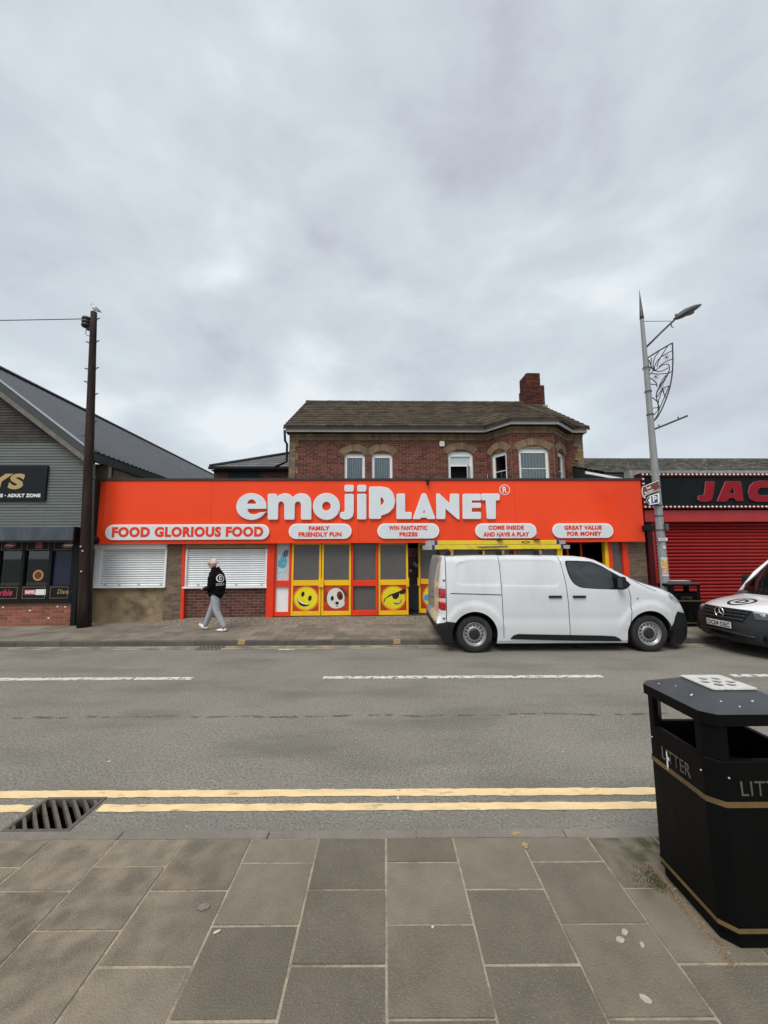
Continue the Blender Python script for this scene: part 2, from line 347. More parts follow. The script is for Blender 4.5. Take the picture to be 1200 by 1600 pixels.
# near pavement
npv = tag(MB().box(-60, 60, -8, NK - .071, -.04, PZ - .0035).build('near_pavement', M['joint_sand']), kind='structure')
sw = .4075; ys = [at_z(660, y, PZ).y for y in (1347, 1442, 1590)]; yo = [at_z(550, y, PZ).y for y in (1390, 1510)]
sl = .368; me = MB().box(-.5, .5, -.5, .5, -.5, .5).mesh('paving_slab', M['slab'])
for c in range(-10, 10):
    x0 = c * sw + .001; base = ys[0] if c % 2 == 0 else yo[0]
    if c in (-4, -6): base -= .02
    edges = [NK - .069, base]
    while edges[-1] > -.6: edges.append(edges[-1] - sl)
    for a, b in zip(edges, edges[1:]):
        h = random.uniform(-.0025, .0025)
        s = link('paving_slab', me, npv, (x0 + sw / 2, (a + b) / 2, PZ - .024 + h), (sw - .0125 + random.uniform(-.003, .003), a - b - .0125, .048), (random.uniform(-.003, .003), random.uniform(-.003, .003), random.uniform(-.004, .004)))
        bevel(s, .005, 2)
# far pavement
FZ0, FZ1, FB = .09, .13, 9.74
fpv = tag(MB().prism([(FK + .126, -.04), (14, -.04), (14, .11), (FB, FZ1 - .008), (FK + .126, FZ0 - .008)], -60, 60, 'x').build('far_pavement', M['joint_sand']), kind='structure')
me = MB().box(-.5, .5, -.5, .5, -.5, .5).mesh('paving_slab', M['slab_far']); ang = math.atan((FZ1 - FZ0) / (FB - FK - .126))
rows = [FK + .128, 8.55, 8.95, 9.35, FB]
for r, (a, b) in enumerate(zip(rows, rows[1:])):
    x = -11.2 + (.2 if r % 2 else 0)
    while x < 11.4:
        wd = .405
        zc = FZ0 + (FZ1 - FZ0) * ((a + b) / 2 - FK - .126) / (FB - FK - .126)
        link('paving_slab', me, fpv, (x + wd / 2, (a + b) / 2, zc - .02 + random.uniform(-.002, .002)), (wd - .008, b - a - .008, .04), (ang, 0, 0)); x += wd
# rising apron in front of the shop
DOORZ = B(520, 962, .22)[1]; LOWZ = .125
def gz(x, y):
    hi = LOWZ + (DOORZ - .012 - FZ1 + .005) * max(0, min(1, (x + 6.0) / .9))
    t = max(0, min(1, (y - FB) / .66)); return FZ1 - .004 + (hi - FZ1 + .004) * t if y > FB else FZ1
mb = MB(); nx, ny = 130, 8; vs = []
for i in range(nx + 1):
    for j in range(ny + 1):
        x = -8.6 + 20.0 * i / nx; y = FB + .004 + (11.2 - FB) * j / ny; vs.append((x, y, gz(x, y)))
mb.add(vs, [(i * (ny + 1) + j, (i + 1) * (ny + 1) + j, (i + 1) * (ny + 1) + j + 1, i * (ny + 1) + j + 1) for i in range(nx) for j in range(ny)], True)
apron = tag(mb.build('apron', M['apron_bed']), kind='structure')
mb = MB()
for _ in range(4200):
    x = random.uniform(-6.1, 8.4); y = FB + .02 + random.random() * (.50 + .0244 * x); z = gz(x, y)
    r = random.uniform(.014, .032); a = random.uniform(0, 6.3); h = r * random.uniform(.25, .5); k = random.uniform(.6, 1)
    P = []
    for q in range(6):
        t = q * math.pi / 3; u, v = r * math.cos(t), r * k * math.sin(t); P.append((x + u * math.cos(a) - v * math.sin(a), y + u * math.sin(a) + v * math.cos(a)))
    mb.add([(px, py, z - .006) for px, py in P] + [(x + (px - x) * .6, y + (py - y) * .6, z + h) for px, py in P], [(q, (q + 1) % 6, (q + 1) % 6 + 6, q + 6) for q in range(6)] + [(6, 7, 8, 9, 10, 11)], True)
o = mb.build('pebble_facing', M['pebble'], apron, fix=False); o['kind'] = 'stuff'
# small marks lying on the paving
def spot(name, px, py, z, rx, ry, mat, label, cat, a=0, surf=.004):
    p = at_z(px, py, z); n = 14; rg_ = .35 if name == 'paint_mark' else .12
    pts = [(rx * (1 + random.uniform(-rg_, rg_)) * math.cos(2 * math.pi * k / n), ry * (1 + random.uniform(-rg_, rg_)) * math.sin(2 * math.pi * k / n)) for k in range(n)]
    mb = MB().prism(pts, 0, surf, 'z'); o = mb.build(name, mat, None, loc=(p.x, p.y, z), rot=(0, 0, a)); return tag(o, label, cat)
for px, py, rx, ry, a, lab in ((976, 1457, .018, .012, .8, 'pale upper leaf scrap of the three lying together on a slab'), (969, 1469, .018, .013, .1, 'brightest pale leaf scrap of the three together on a slab'), (1003, 1477, .014, .009, 1.2, 'faint smallest leaf scrap of the three together on a slab'), (1009, 1562, .021, .013, 2.6, 'single pale leaf scrap near the bottom edge of the paving')):
    spot('leaf_scrap', px, py, PZ + .003, rx, ry, M['dried_spot'], lab, 'leaf', a)
spot('chewing_gum', 318, 1417, PZ + .003, .028, .02, M['kerb'], 'round flattened grey gum spot on the left slabs', 'gum', 0, .003)
spot('chewing_gum', 676, 1449, PZ + .003, .006, .005, M['white_paint'], 'tiny white spot just below a slab joint in the middle', 'gum')
spot('cigarette_end', 339, 1457, PZ + .003, .016, .004, M['white_paint'], 'white cigarette end lying on a slab left of centre', 'litter', .5, .006)
spot('fallen_leaf', 817, 1119, .003, .035, .02, M['yellow_mark'], 'small yellow leaf lying on the middle of the road', 'leaf', .4)
spot('paint_mark', 806, 1302, PZ + .002, .026, .016, M['yellow_mark'], 'yellow paint dab on the near kerb stone', 'paint mark', 0, .0012)
spot('paint_mark', 820, 1320, PZ + .003, .02, .026, M['yellow_mark'], 'yellow paint dab on the slab behind the near kerb', 'paint mark', .2, .0012)
for px, lab in ((620, 'yellow paint dab on the far kerb left of the parked van'), (377, 'yellow paint dab on the far kerb right of the walking man')):
    x = at_y(px, 1000, FK).x; o = MB().box(-.07, .07, -.004, .1, -.07, .004).build('paint_mark', M['yellow_mark'], None, loc=(x, FK, .093)); tag(o, lab, 'paint mark')
for px, py, r_c, lab in ((622, 1247, .012, 'white chip on the double yellow lines right of centre'), (430, 1005, .03, 'white litter scrap by the far kerb, left one of two below the smiley doors'), (446, 1006, .026, 'white litter scrap by the far kerb, right one of two below the dog face door'), (880, 1175, .012, 'tiny white chip on the asphalt left of the near litter bin'), (170, 1190, .014, 'tiny pale chip on the asphalt above the drain grate')):
    o = spot('litter_scrap', px, py, .002, r_c, .007, M['white_paint'], lab, 'litter', random.uniform(0, 3)); o['group'] = 'pale scraps on the road'
# ================================================================== LETTERING HELPERS
def curve_mesh(name, contours, ext, bev, mat):      # contours in local (x, z); first is filled, later ones may be holes
    cu = bpy.data.curves.new(name, 'CURVE'); cu.dimensions = '2D'; cu.fill_mode = 'BOTH'; cu.extrude = ext; cu.bevel_depth = bev; cu.bevel_resolution = 2
    for c in contours:
        s = cu.splines.new('POLY'); s.points.add(len(c) - 1); s.use_cyclic_u = True
        for q, (x, z) in zip(s.points, c): q.co = (x, z, 0, 1)
    return to_mesh(name, cu, mat)
def to_mesh(name, cu, mat):
    o = bpy.data.objects.new(name, cu); COL.objects.link(o); dg = bpy.context.evaluated_depsgraph_get(); dg.update()
    me = bpy.data.meshes.new_from_object(o.evaluated_get(dg)); bpy.data.objects.remove(o); bpy.data.curves.remove(cu)
    me.materials.clear(); me.materials.append(mat)
    me.transform(Matrix(((1, 0, 0, 0), (0, 0, -1, 0), (0, 1, 0, 0), (0, 0, 0, 1)))); me.name = name; return me
def text(name, body, x0, x1, z0, z1, y, mat, parent, bold=.03, ext=.004, shear=0, keep=False, rot=None):
    cu = bpy.data.curves.new(name, 'FONT'); cu.body = body; cu.size = 1; cu.offset = bold; cu.extrude = .01; cu.shear = shear; cu.space_character = 1.06 + bold; cu.resolution_u = 4
    me = to_mesh(name, cu, mat); xs = [v.co.x for v in me.vertices]; zs = [v.co.z for v in me.vertices]
    sx = (x1 - x0) / (max(xs) - min(xs)); sz = (z1 - z0) / (max(zs) - min(zs))
    if keep: sx = min(sx, sz)
    cx, cz = (x0 + x1) / 2, (z0 + z1) / 2; mx_, mz_ = (max(xs) + min(xs)) / 2, (max(zs) + min(zs)) / 2
    for v in me.vertices: v.co = (cx + (v.co.x - mx_) * sx, y + v.co.y / .01 * ext, cz + (v.co.z - mz_) * sz)
    return link(name, me, parent)
def arc(cx, cy, rx, ry, a0, a1, n=16): return [(cx + rx * math.cos(R(a0 + (a1 - a0) * i / n)), cy + ry * math.sin(R(a0 + (a1 - a0) * i / n))) for i in range(n + 1)]
def rrect(x0, x1, y0, y1, r, n=5):
    return arc(x1 - r, y1 - r, r, r, 0, 90, n) + arc(x0 + r, y1 - r, r, r, 90, 180, n) + arc(x0 + r, y0 + r, r, r, 180, 270, n) + arc(x1 - r, y0 + r, r, r, 270, 360, n)
def smooth_poly(P, r=5, n=4):       # rounds the corners of a polygon
    out = []; m = len(P)
    for i in range(m):
        a, b, c = Vector(P[i - 1]), Vector(P[i]), Vector(P[(i + 1) % m]); u = (a - b); v = (c - b); k = min(r, u.length * .45, v.length * .45)
        p, q = b + u.normalized() * k, b + v.normalized() * k
        for j in range(n + 1):
            t = j / n; w_ = p * (1 - t) ** 2 + b * 2 * t * (1 - t) + q * t * t; out.append((w_.x, w_.y))
    return out
# ================================================================== FASCIA SIGN
FM = BM
fs = thing('fascia_sign', 'long bright orange shop fascia with large white lettering across the building', 'sign', FM)
xl, zt = B(156, 751); xl2, zb = B(152, 848); xr, _ = B(1002.5, 751); xr2, zb2 = B(1006.5, 845)
xL, xR = (xl + xl2) / 2 - .03, (xr + xr2) / 2; zb = (zb + zb2) / 2
xs = [xL + .17] + [B(p, 800)[0] for p in (330, 560, 805)] + [xR]
for a, b in zip(xs, xs[1:]): bevel(MB().box(a + .0015, b - .0015, 0, .04, zb, zt).build('panel', M['orange'], fs), .003, 1)
MB().hexa([(xL, .04, zb), (xL + .168, .001, zb), (xL + .168, .03, zb), (xL, .08, zb), (xL, .04, zt), (xL + .168, .001, zt), (xL + .168, .03, zt), (xL, .08, zt)]).build('end_return', M['orange'], fs)
MB().box(xL + .05, xR - .01, .041, .30, zb + .01, zt - .02).build('backing_box', M['coping'], fs)
MB().box(xL - .02, xR + .02, -.03, .32, zt + .002, B(600, 747.5)[1]).build('coping', M['coping'], fs)
MB().box(xL + .1, xR, -.012, .03, zb - .03, zb - .002).build('bottom_trim', M['orange'], fs)
C4 = lambda P: [(360 + x / 5, 740 + y / 5) for x, y in P]
C5 = lambda P: [(580 + x / 5, 740 + y / 5) for x, y in P]
def toB(P, ly=-.07): return [B(x, y, ly) for x, y in P]
G = []
G.append(('e', [C4([(278, 273), (130, 274)] + [(134, 296), (146, 312), (164, 320), (188, 321), (208, 316), (226, 307), (275, 300)] + arc(163, 257, 117, 103, 28, 180, 22) + arc(163, 257, 115, 102, 180, 368, 26)),
                C4(arc(165, 238, 37, 38, 180, 360, 14))]))
G.append(('m', [C4(smooth_poly([(293, 160), (358, 160), (364, 185), (385, 166), (425, 154), (462, 163), (487, 187), (512, 165), (552, 154), (596, 164), (622, 192), (630, 232), (630, 358), (553, 358), (553, 242), (545, 222), (526, 215), (508, 222), (500, 242), (498, 358), (423, 358), (422, 242), (413, 222), (395, 215), (378, 222), (370, 242), (368, 358), (293, 358)], 9))]))
G.append(('o', [C4(arc(750, 257, 104, 103, 0, 360, 44)[:-1]), C4(arc(750, 255, 36, 37, 0, 360, 28)[:-1])]))
G.append(('j', [C4(smooth_poly([(895, 160), (962, 160), (962, 300), (955, 333), (930, 354), (890, 358), (860, 346), (855, 318), (865, 302), (888, 303), (895, 290)], 12)), C4(rrect(893, 962, 90, 139, 12))]))
G.append(('i', [C4(rrect(993, 1060, 159, 356, 10)), C4(rrect(993, 1060, 90, 139, 12))]))
G.append(('P', [C5(smooth_poly([(-15, 103), (80, 103), (130, 112), (168, 148), (187, 212), (175, 265), (140, 303), (100, 320), (77, 324), (75, 352), (-15, 353)], 14)), C5(smooth_poly([(72, 183), (90, 190), (103, 212), (98, 234), (85, 245), (72, 249)], 8))]))
G.append(('L', [C5(smooth_poly([(200, 159), (263, 158), (264, 302), (315, 303), (315, 353), (200, 354)], 9))]))
G.append(('A', [C5(smooth_poly([(398, 157), (427, 157), (501, 353), (440, 354), (435, 342), (390, 342), (382, 354), (327, 354)], 9)), C5([(414, 279), (402, 308), (427, 308)])]))
G.append(('N', [C5(smooth_poly([(511, 157), (532, 158), (617, 238), (620, 159), (686, 160), (689, 357), (678, 356), (580, 272), (578, 354), (513, 354)], 7))]))
G.append(('E', [C5(smooth_poly([(718, 160), (855, 160), (857, 208), (785, 208), (785, 230), (857, 230), (857, 266), (785, 267), (785, 302), (857, 302), (857, 353), (718, 353)], 9))]))
G.append(('T', [C5(smooth_poly([(865, 158), (1003, 158), (1003, 207), (973, 208), (973, 353), (908, 353), (898, 208), (865, 207)], 9))]))
for ch, cs in G:
    pr = [[(x, z) for x, z in toB(c)] for c in cs]
    rim = curve_mesh('letter', pr, .022, .008, M['white_rim']); o = link('letter', rim, fs, (0, -.035, 0))
    o['label'] = 'large raised white letter ' + ch
    face = []
    me = curve_mesh('face', pr, .002, .0, M['letter_white'])
    link('face', me, o, (0, -.0315, 0))
cx, cz = B(580 + 1042 / 5, 740 + 127 / 5); rr = 42 / 5 * 10.2 / 600
link('registered_mark', curve_mesh('registered_mark', [arc(cx, cz, rr, rr, 0, 360, 36)[:-1], arc(cx, cz, rr * .88, rr * .88, 0, 360, 36)[:-1]], .004, 0, M['white_rim']), fs, (0, -.008, 0))
text('registered_letter', 'R', cx - .055, cx + .06, cz - .085, cz + .085, -.008, M['white_rim'], fs, .012)
def pill(x0, x1, y0, y1, lines):
    (a, zt_), (b, zb_) = B(x0, y0, -.03), B(x1, y1, -.03); r = (zt_ - zb_) / 2
    P = arc(b - r, zb_ + r, r, r, -90, 90, 14) + arc(a + r, zb_ + r, r, r, 90, 270, 14)
    o = link('name_pill', curve_mesh('name_pill', [P], .018, .008, M['white_rim']), fs, (0, -.028, 0))
    q = r - .025; P2 = arc(b - r, zb_ + r, q, q, -90, 90, 14) + arc(a + r, zb_ + r, q, q, 90, 270, 14)
    link('face', curve_mesh('face', [P2], .001, 0, M['letter_white']), o, (0, -.0275, 0))
    for s, tx0, tx1, ty0, ty1 in lines:
        (u, zu), (v, zv) = B(tx0, ty0, -.06), B(tx1, ty1, -.06); text('lettering', s, u, v, zv, zu, -.032, M['text_red'], o, .05)
pill(166.5, 420, 820.5, 842.5, [('FOOD GLORIOUS FOOD', 175.5, 411, 823.5, 838.5)])
pill(452, 549, 819, 841.5, [('FAMILY', 482.5, 515, 822, 828.5), ('FRIENDLY FUN', 466.5, 533.5, 831.5, 838.3)])
pill(590, 686, 818.5, 841, [('WIN FANTASTIC', 607.5, 667.5, 821.5, 828), ('PRIZES', 624, 652.5, 831.5, 838)])
pill(742.5, 838, 818.5, 840.5, [('COME INSIDE', 763, 818.5, 821, 827.5), ('AND HAVE A PLAY', 755, 827, 831.5, 838)])
pill(863, 958, 818.5, 840, [('GREAT VALUE', 881.5, 940.5, 821, 827.5), ('FOR MONEY', 886, 940, 830.5, 837)])
# small lamp on the coping and black sounder at the left end
x, z = B(668, 753); MB().box(x - .03, x + .03, -.09, -.001, z - .07, z + .04).build('small_floodlight', M['black_gutter'], fs)
# ================================================================== ARCADE SHOP FRONT
ab = thing('arcade_building', 'single-storey amusement arcade front of brick piers, white shutters and yellow doors', 'building', BM)
WP = .24                       # wall plane behind the fascia
def Bx(px, py=905, ly=WP): return B(px, py, ly)[0]
def Bz(py, px=500, ly=WP): return B(px, py, ly)[1]
brick_me = {}
def brick_part(parent, x0, x1, z0, z1, ly, mat, holes=(), bl=.225, bh=.075, depth=.1, mort='mortar', name='brick', single=True, holefn=None):
    mb = MB()
    for a, b, c, d in sub_boxes(x0, x1, z0, z1, list(holes)): mb.box(a, b, ly + .007, ly + depth + .02, c, d)
    w_ = mb.build('mortar_bed', M[mort], parent)
    if mat not in brick_me: brick_me[mat] = MB().box(-.5, .5, -.5, .5, -.5, .5).mesh('brick', M[mat])
    J = MB(); z = z0; r = 0; cnt = 0
    while z < z1 - .02:
        zt_ = min(z + bh, z1); x = x0 - (bl / 2 if r % 2 else 0)
        while x < x1 - .01:
            segs = [(max(x, x0), min(x + bl, x1))]
            for h in holes:
                if h[2] < (z + zt_) / 2 < h[3]:
                    ns = []
                    for a, b in segs:
                        if h[1] <= a or h[0] >= b: ns.append((a, b)); continue
                        if h[0] > a: ns.append((a, h[0]))
                        if h[1] < b: ns.append((h[1], b))
                    segs = ns
            for a, b in segs:
                if b - a < .03: continue
                if holefn and holefn((a + b) / 2, (z + zt_) / 2): continue
                e_ = random.uniform(-.003, .003)
                if single: link(name, brick_me[mat], parent, ((a + b) / 2, ly + depth / 2 + e_, (z + zt_) / 2), (b - a - .014, depth, zt_ - z - .014))
                else: J.box(a + .006, b - .006, ly + e_, ly + depth, z + .006, zt_ - .006)
                cnt += 1
            x += bl
        z += bh; r += 1
    if not single:
        o = J.build('brickwork', M[mat], parent, fix=False); o['kind'] = 'stuff'
    return cnt
ztop = zb + .12
zl = LOWZ - .03
nb = 0
nb += brick_part(ab, Bx(147.6), Bx(159), zb + .01, Bz(726, 150), WP - .06, 'brick_brown', single=False)
nb += brick_part(ab, Bx(130), Bx(147.5), zl, Bz(726, 150), WP - .06, 'brick_brown', single=False)
nb += brick_part(ab, Bx(257.5), Bx(286), zl, ztop, WP - .02, 'brick_brown')
nb += brick_part(ab, Bx(291), Bx(416.5), DOORZ - .03, Bz(919.5, 350), WP + .02, 'brick_dark', mort='mortar_dark')
nb += brick_part(ab, Bx(983.5), Bx(1012), zl, ztop, WP - .02, 'brick_brown')
# rendered panel under the first shutter
xa, xb = Bx(144, 945), Bx(257, 945); za = Bz(971, 200); zc = Bz(918.5, 200)
bevel(MB().box(xa, xb, WP + .03, WP + .15, za - .1, zc).build('render_panel', M['render_panel'], ab), .008, 2)
MB().box(xa - .02, xb + .01, WP - .03, WP + .05, za - .1, za + .035).build('plinth', M['render_panel'], ab)
mb = MB(); mb.box(xa + .01, xb - .01, WP + .018, WP + .029, zc - .04, zc); mb.box(xa + .01, xa + .05, WP + .018, WP + .029, za + .036, zc - .041); mb.box(xb - .05, xb - .01, WP + .018, WP + .029, za + .036, zc - .041); mb.box(xa + .051, xb - .051, WP + .018, WP + .029, za + .036, za + .12); mb.build('panel_border', M['render_panel'], ab)
def shutter(x0, x1, y0, y1, box, frame_l, label, n):
    t = thing('roller_shutter', label, 'shutter', BM, 'white roller shutters of the arcade front')
    a, b = Bx(x0), Bx(x1); zt_, z0 = Bz(y0, (x0 + x1) / 2), Bz(y1, (x0 + x1) / 2); top = zt_
    if box:
        zz = Bz(y0 + box, (x0 + x1) / 2); bevel(MB().box(a, b, WP - .10, WP + .12, zz, zt_).build('shutter_box', M['upvc'], t), .006, 2); top = zz - .001
    MB().box(a, a + frame_l, WP - .05, WP + .12, z0 + .03, top).build('guide_rail', M['upvc'], t)
    MB().box(b - .05, b, WP - .05, WP + .12, z0 + .03, top).build('guide_rail', M['upvc'], t)
    bevel(MB().box(a - .03, b + .01, WP - .09, WP + .12, z0 - .015, z0 + .029).build('sill', M['upvc'], t), .006, 2)
    h = (top - z0 - .03) / n; prof = [(WP + .045, 0), (WP + .012, h * .12), (WP, h * .5), (WP + .012, h * .86), (WP + .045, h * .985)]
    me = MB().prism(prof, 0, b - .052 - a - frame_l - .002, 'x').mesh('slat', M['shutter_white'])
    for i in range(n): link('slat', me, t, (a + frame_l + .001, 0, z0 + .031 + i * h))
    MB().box(a + frame_l, b - .05, WP + .06, WP + .10, z0 + .03, top - .001).build('back_panel', M['soffit'], t)
    for px in (.16, .35, .62, .93):
        x = a + (b - a) * px; MB().box(x - .03, x + .03, WP - .012, WP + .01, z0 + .055, z0 + .08).build('lock', M['soffit'], t)
    return t
shutter(147, 260, 850.5, 917.5, 8, .17, 'closed white roller shutter above the stained panel, beside the wooden pole', 16)
shutter(289.5, 418, 857.5, 918, 0, .04, 'closed white roller shutter above dark red bricks behind the walking man', 17)
MB().box(Bx(287), Bx(418), WP - .06, WP + .15, Bz(857, 350) + .003, ztop).build('timber_lintel', M['timber'], ab)
def post(px0, px1, mat, y0=WP - .06, z0=None, name='frame_post', par=None):
    return bevel(MB().box(Bx(px0), Bx(px1), y0, WP + .1, DOORZ - .08 if z0 is None else z0, ztop).build(name, M[mat], par or ab), .004, 1)
MB().hexa([(Bx(284, 965), WP - .07, zl), (Bx(288.6, 965), WP - .07, zl), (Bx(288.6, 965), WP + .1, zl), (Bx(284, 965), WP + .1, zl), (Bx(286.2, 860), WP - .07, ztop), (Bx(290.6, 860), WP - .07, ztop), (Bx(290.6, 860), WP + .1, ztop), (Bx(286.2, 860), WP + .1, ztop)]).build('frame_post', M['orange_frame'], ab)
post(417.5, 429, 'orange_frame', WP - .07)
# narrow window with the ice cream poster
def pane(parent, x0, x1, z0, z1, mat, y=WP + .03, name='pane'): return MB().box(x0, x1, y, y + .012, z0, z1).build(name, M[mat], parent)
add('poster_bg', (.50, .56, .57), .3, .12, 2); add('poster_blue', (.10, .36, .50), .4, .35, 9); add('poster_pale', (.45, .62, .68), .4, .2, 9); add('poster_dark', (.02, .05, .09), .4)
add('red_panel', (.46, .035, .010), .35, .12, 4, dirt=(.62, .14, .01, .6), dscale=3); add('smiley', (.78, .66, .01), .35, .12, 3); add('smiley_glow', (.72, .30, .02), .4, .2, 4); add('ink', (.012, .008, .006), .4); add('tooth', (.8, .8, .76), .4); add('maroon', (.16, .025, .015), .4); add('fur', (.66, .66, .60), .45, .12, 5); add('tear', (.06, .35, .62), .35)
pw = thing('poster_window', 'narrow orange framed window with a pale blue ice cream poster', 'window', BM)
x0, x1 = Bx(429.2), Bx(455); w0, w1 = Bx(431), Bx(451.5); z1, z2, z3, z4 = ztop, Bz(907, 440), Bz(916.5, 440), Bz(956, 440)
for a in ((x0, w0, DOORZ, ztop), (w1, x1, DOORZ, ztop), (w0, w1, z3, z2), (w0, w1, DOORZ, z4)): MB().box(a[0], a[1], WP - .03, WP + .09, a[2], a[3]).build('frame_bar', M['orange_frame'], pw)
pane(pw, w0, w1, z2, z1, 'poster_bg'); pane(pw, w0, w1, z4, z3, 'upvc', name='white_panel')
yq = WP + .026
mb = MB(); cx = (w0 + w1) / 2; zc0 = Bz(878, 440)
ps = lambda dx, dy: (B(440.5 + dx, 878 + dy, yq))
link('ice_cream_swirl', curve_mesh('ice_cream_swirl', [smooth_poly([ps(-7, 6), ps(-5, -2), ps(-2, -6), ps(1, -14), ps(5, -17), ps(6, -8), ps(8, 0), ps(6, 8), ps(0, 10)], .03)], .001, 0, M['poster_blue']), pw, (0, yq, 0))
link('ice_cream_cup', curve_mesh('ice_cream_cup', [[ps(-8, 11), ps(8, 10), ps(5, 15), ps(1, 17), ps(0, 27), ps(-1, 27), ps(-2, 17), ps(-6, 15)]], .001, 0, M['poster_pale']), pw, (0, yq - .002, 0))
for dx in (2.5, 6): link('wafer', curve_mesh('wafer', [[ps(dx, -9), ps(dx + 2, -19), ps(dx + 4, -18), ps(dx + 2, -8)]], .001, 0, M['poster_dark']), pw, (0, yq - .004, 0))
# doors
def face(parent, kind, cx, cz, r, y):
    def D(name, u, v, ru, rv, mat, k, a=0): return MB().disc((cx + u * r, cz + v * r), ru * r, rv * r, y - .0015 * k, 30, a).build(name, M[mat], parent)
    if kind != 'dog': D('glow', 0, 0, 1.13, 1.1, 'smiley_glow', 1)
    def poly(name, P, mat, k): return link(name, curve_mesh(name, [[(cx + a * r, cz + b * r) for a, b in P]], .0004, 0, M[mat]), parent, (0, y - .0015 * k, 0))
    if kind in ('smile', 'shades', 'tears'):
        D('face', 0, 0, 1, .97, 'smiley', 2)
    if kind == 'smile':
        D('eye', -.28, .38, .15, .24, 'ink', 3, -.25); D('eye', .36, .02, .16, .25, 'ink', 3, -.25)
        poly('mouth', [(-.78, 0), (-.6, -.22), (-.2, -.42), (.33, -.55), (.2, -.66), (-.15, -.72), (-.5, -.6), (-.72, -.32)], 'ink', 3)
        poly('teeth', [(-.74, -.04), (-.6, -.20), (-.2, -.40), (.28, -.53), (.1, -.55), (-.3, -.47), (-.64, -.27)], 'tooth', 4)
    if kind == 'shades':
        poly('glasses', [(-.9, -.35), (-.85, -.1), (-.3, .3), (.1, .42), (.55, .6), (1.1, .85), (1.12, .5), (.9, .32), (.65, .3), (.55, .42), (.48, .1), (.3, -.12), (0, -.1), (-.15, .22), (-.75, -.08), (-.82, -.4)], 'ink', 4)
        poly('mouth', [(.0, -.42), (.35, -.4), (.78, -.12), (.7, -.4), (.4, -.6), (.12, -.58)], 'ink', 3); poly('teeth', [(.04, -.44), (.36, -.42), (.74, -.18), (.6, -.36), (.38, -.5)], 'tooth', 4)
    if kind == 'tears':
        poly('mouth', [(-.5, .05), (.5, .1), (.4, -.5), (0, -.7), (-.4, -.5)], 'ink', 3); D('tear', -.75, -.1, .25, .3, 'tear', 4); D('tear', .75, -.15, .25, .3, 'tear', 4)
        poly('eyebrow', [(-.5, .5), (-.2, .7), (-.1, .4), (-.3, .3)], 'ink', 3); poly('eyebrow', [(.5, .5), (.2, .7), (.1, .4), (.3, .3)], 'ink', 3)
    if kind == 'dog':
        poly('ear', [(-.6, .6), (-.85, .5), (-1.05, .1), (-1.05, -.35), (-.85, -.3), (-.6, .2)], 'maroon', 2); poly('ear', [(.2, .95), (.6, .9), (.95, .5), (1.05, .2), (.8, .15), (.4, .5)], 'maroon', 2)
        D('face', -.05, 0, .8, .92, 'fur', 3); D('muzzle', .05, -.45, .72, .45, 'fur', 4)
        D('eye_patch', .33, .22, .27, .4, 'maroon', 5, .2); D('eye', -.36, 0, .14, .22, 'ink', 6, -.1); D('eye', .38, .15, .13, .2, 'ink', 6, -.1); D('nose', .08, -.42, .17, .13, 'ink', 6); poly('mouth', [(.03, -.5), (.12, -.5), (.1, -.72), (.25, -.76), (-.05, -.72), (.05, -.7)], 'ink', 7)
def door(px0, px1, label, kind, handle, M_=BM, wm=None, film='film_pane'):
    t = thing('shop_door', label, 'door', M_, 'yellow framed doors of the arcade')
    off = 0
    if wm is None: a, b = Bx(px0), Bx(px1)
    else: a, b = wm; off = -WP
    top = Bz(849.5, 500) + .03; z2, z3, z4 = Bz(906.5, 500), Bz(915, 500), Bz(955, 500); s = .055; y0, y1 = WP - .02 + off, WP + .05 + off; z0 = DOORZ + .004
    for q in ((a, a + s, z0, top), (b - s, b, z0, top)): bevel(MB().box(q[0], q[1], y0, y1, q[2], q[3]).build('stile', M['yellow_frame'], t), .004, 1)
    for q in ((top - s, top), (z3, z2), (z0, z4)): bevel(MB().box(a + s + .001, b - s - .001, y0 + .004, y1 - .004, q[0], q[1]).build('rail', M['yellow_frame'], t), .004, 1)
    pane(t, a + s, b - s, z2, top - s, film, WP + .01 + off)
    pn = pane(t, a + s, b - s, z4, z3, 'red_panel', WP + .005 + off, 'picture_panel')
    if kind: face(pn, kind, (a + b) / 2, (z3 + z4) / 2, (z3 - z4) * .44, WP + .004 + off)
    hx = b - .06 if handle > 0 else a - .02
    bevel(MB().box(hx, hx + .08, y0 - .045, y0 - .001, Bz(917.5, 500), Bz(905, 500)).build('handle_plate', M['yellow_frame'], t), .006, 2)
    return t
door(455.3, 501.6, 'yellow shop door with a grinning yellow face on its lower panel', 'smile', 1)
door(502.6, 548.6, 'yellow shop door with a brown and white dog face panel', 'dog', -1)
fw = thing('fixed_window', 'orange framed grey window between the dog face door and the sunglasses door', 'window', BM)
x0, x1 = Bx(549.2), Bx(590.6); w0, w1 = Bx(552), Bx(587); z2, z3, z4 = Bz(906.5, 570), Bz(915.5, 570), Bz(953.5, 570)
for a in ((x0, w0, DOORZ, ztop), (w1, x1, DOORZ, ztop), (w0, w1, z3, z2), (w0, w1, DOORZ, z4)): bevel(MB().box(a[0], a[1], WP - .05, WP + .09, a[2], a[3]).build('frame_bar', M['orange_frame'], fw), .004, 1)
pane(fw, w0, w1, z2, ztop, 'film_pane'); pane(fw, w0, w1, z4, z3, 'film_pane')
door(591.2, 637.8, 'yellow shop door with a sunglasses face panel, left of the open doorway', 'shades', 1)
ox = Bx(655.5); om = BM @ Matrix.Translation((Bx(702), WP, 0)) @ Matrix.Rotation(R(-24), 4, 'Z')
door(0, 0, 'yellow door standing ajar beside the rear of the white van', 'tears', -1, om, (-.86, 0), 'film_pane')
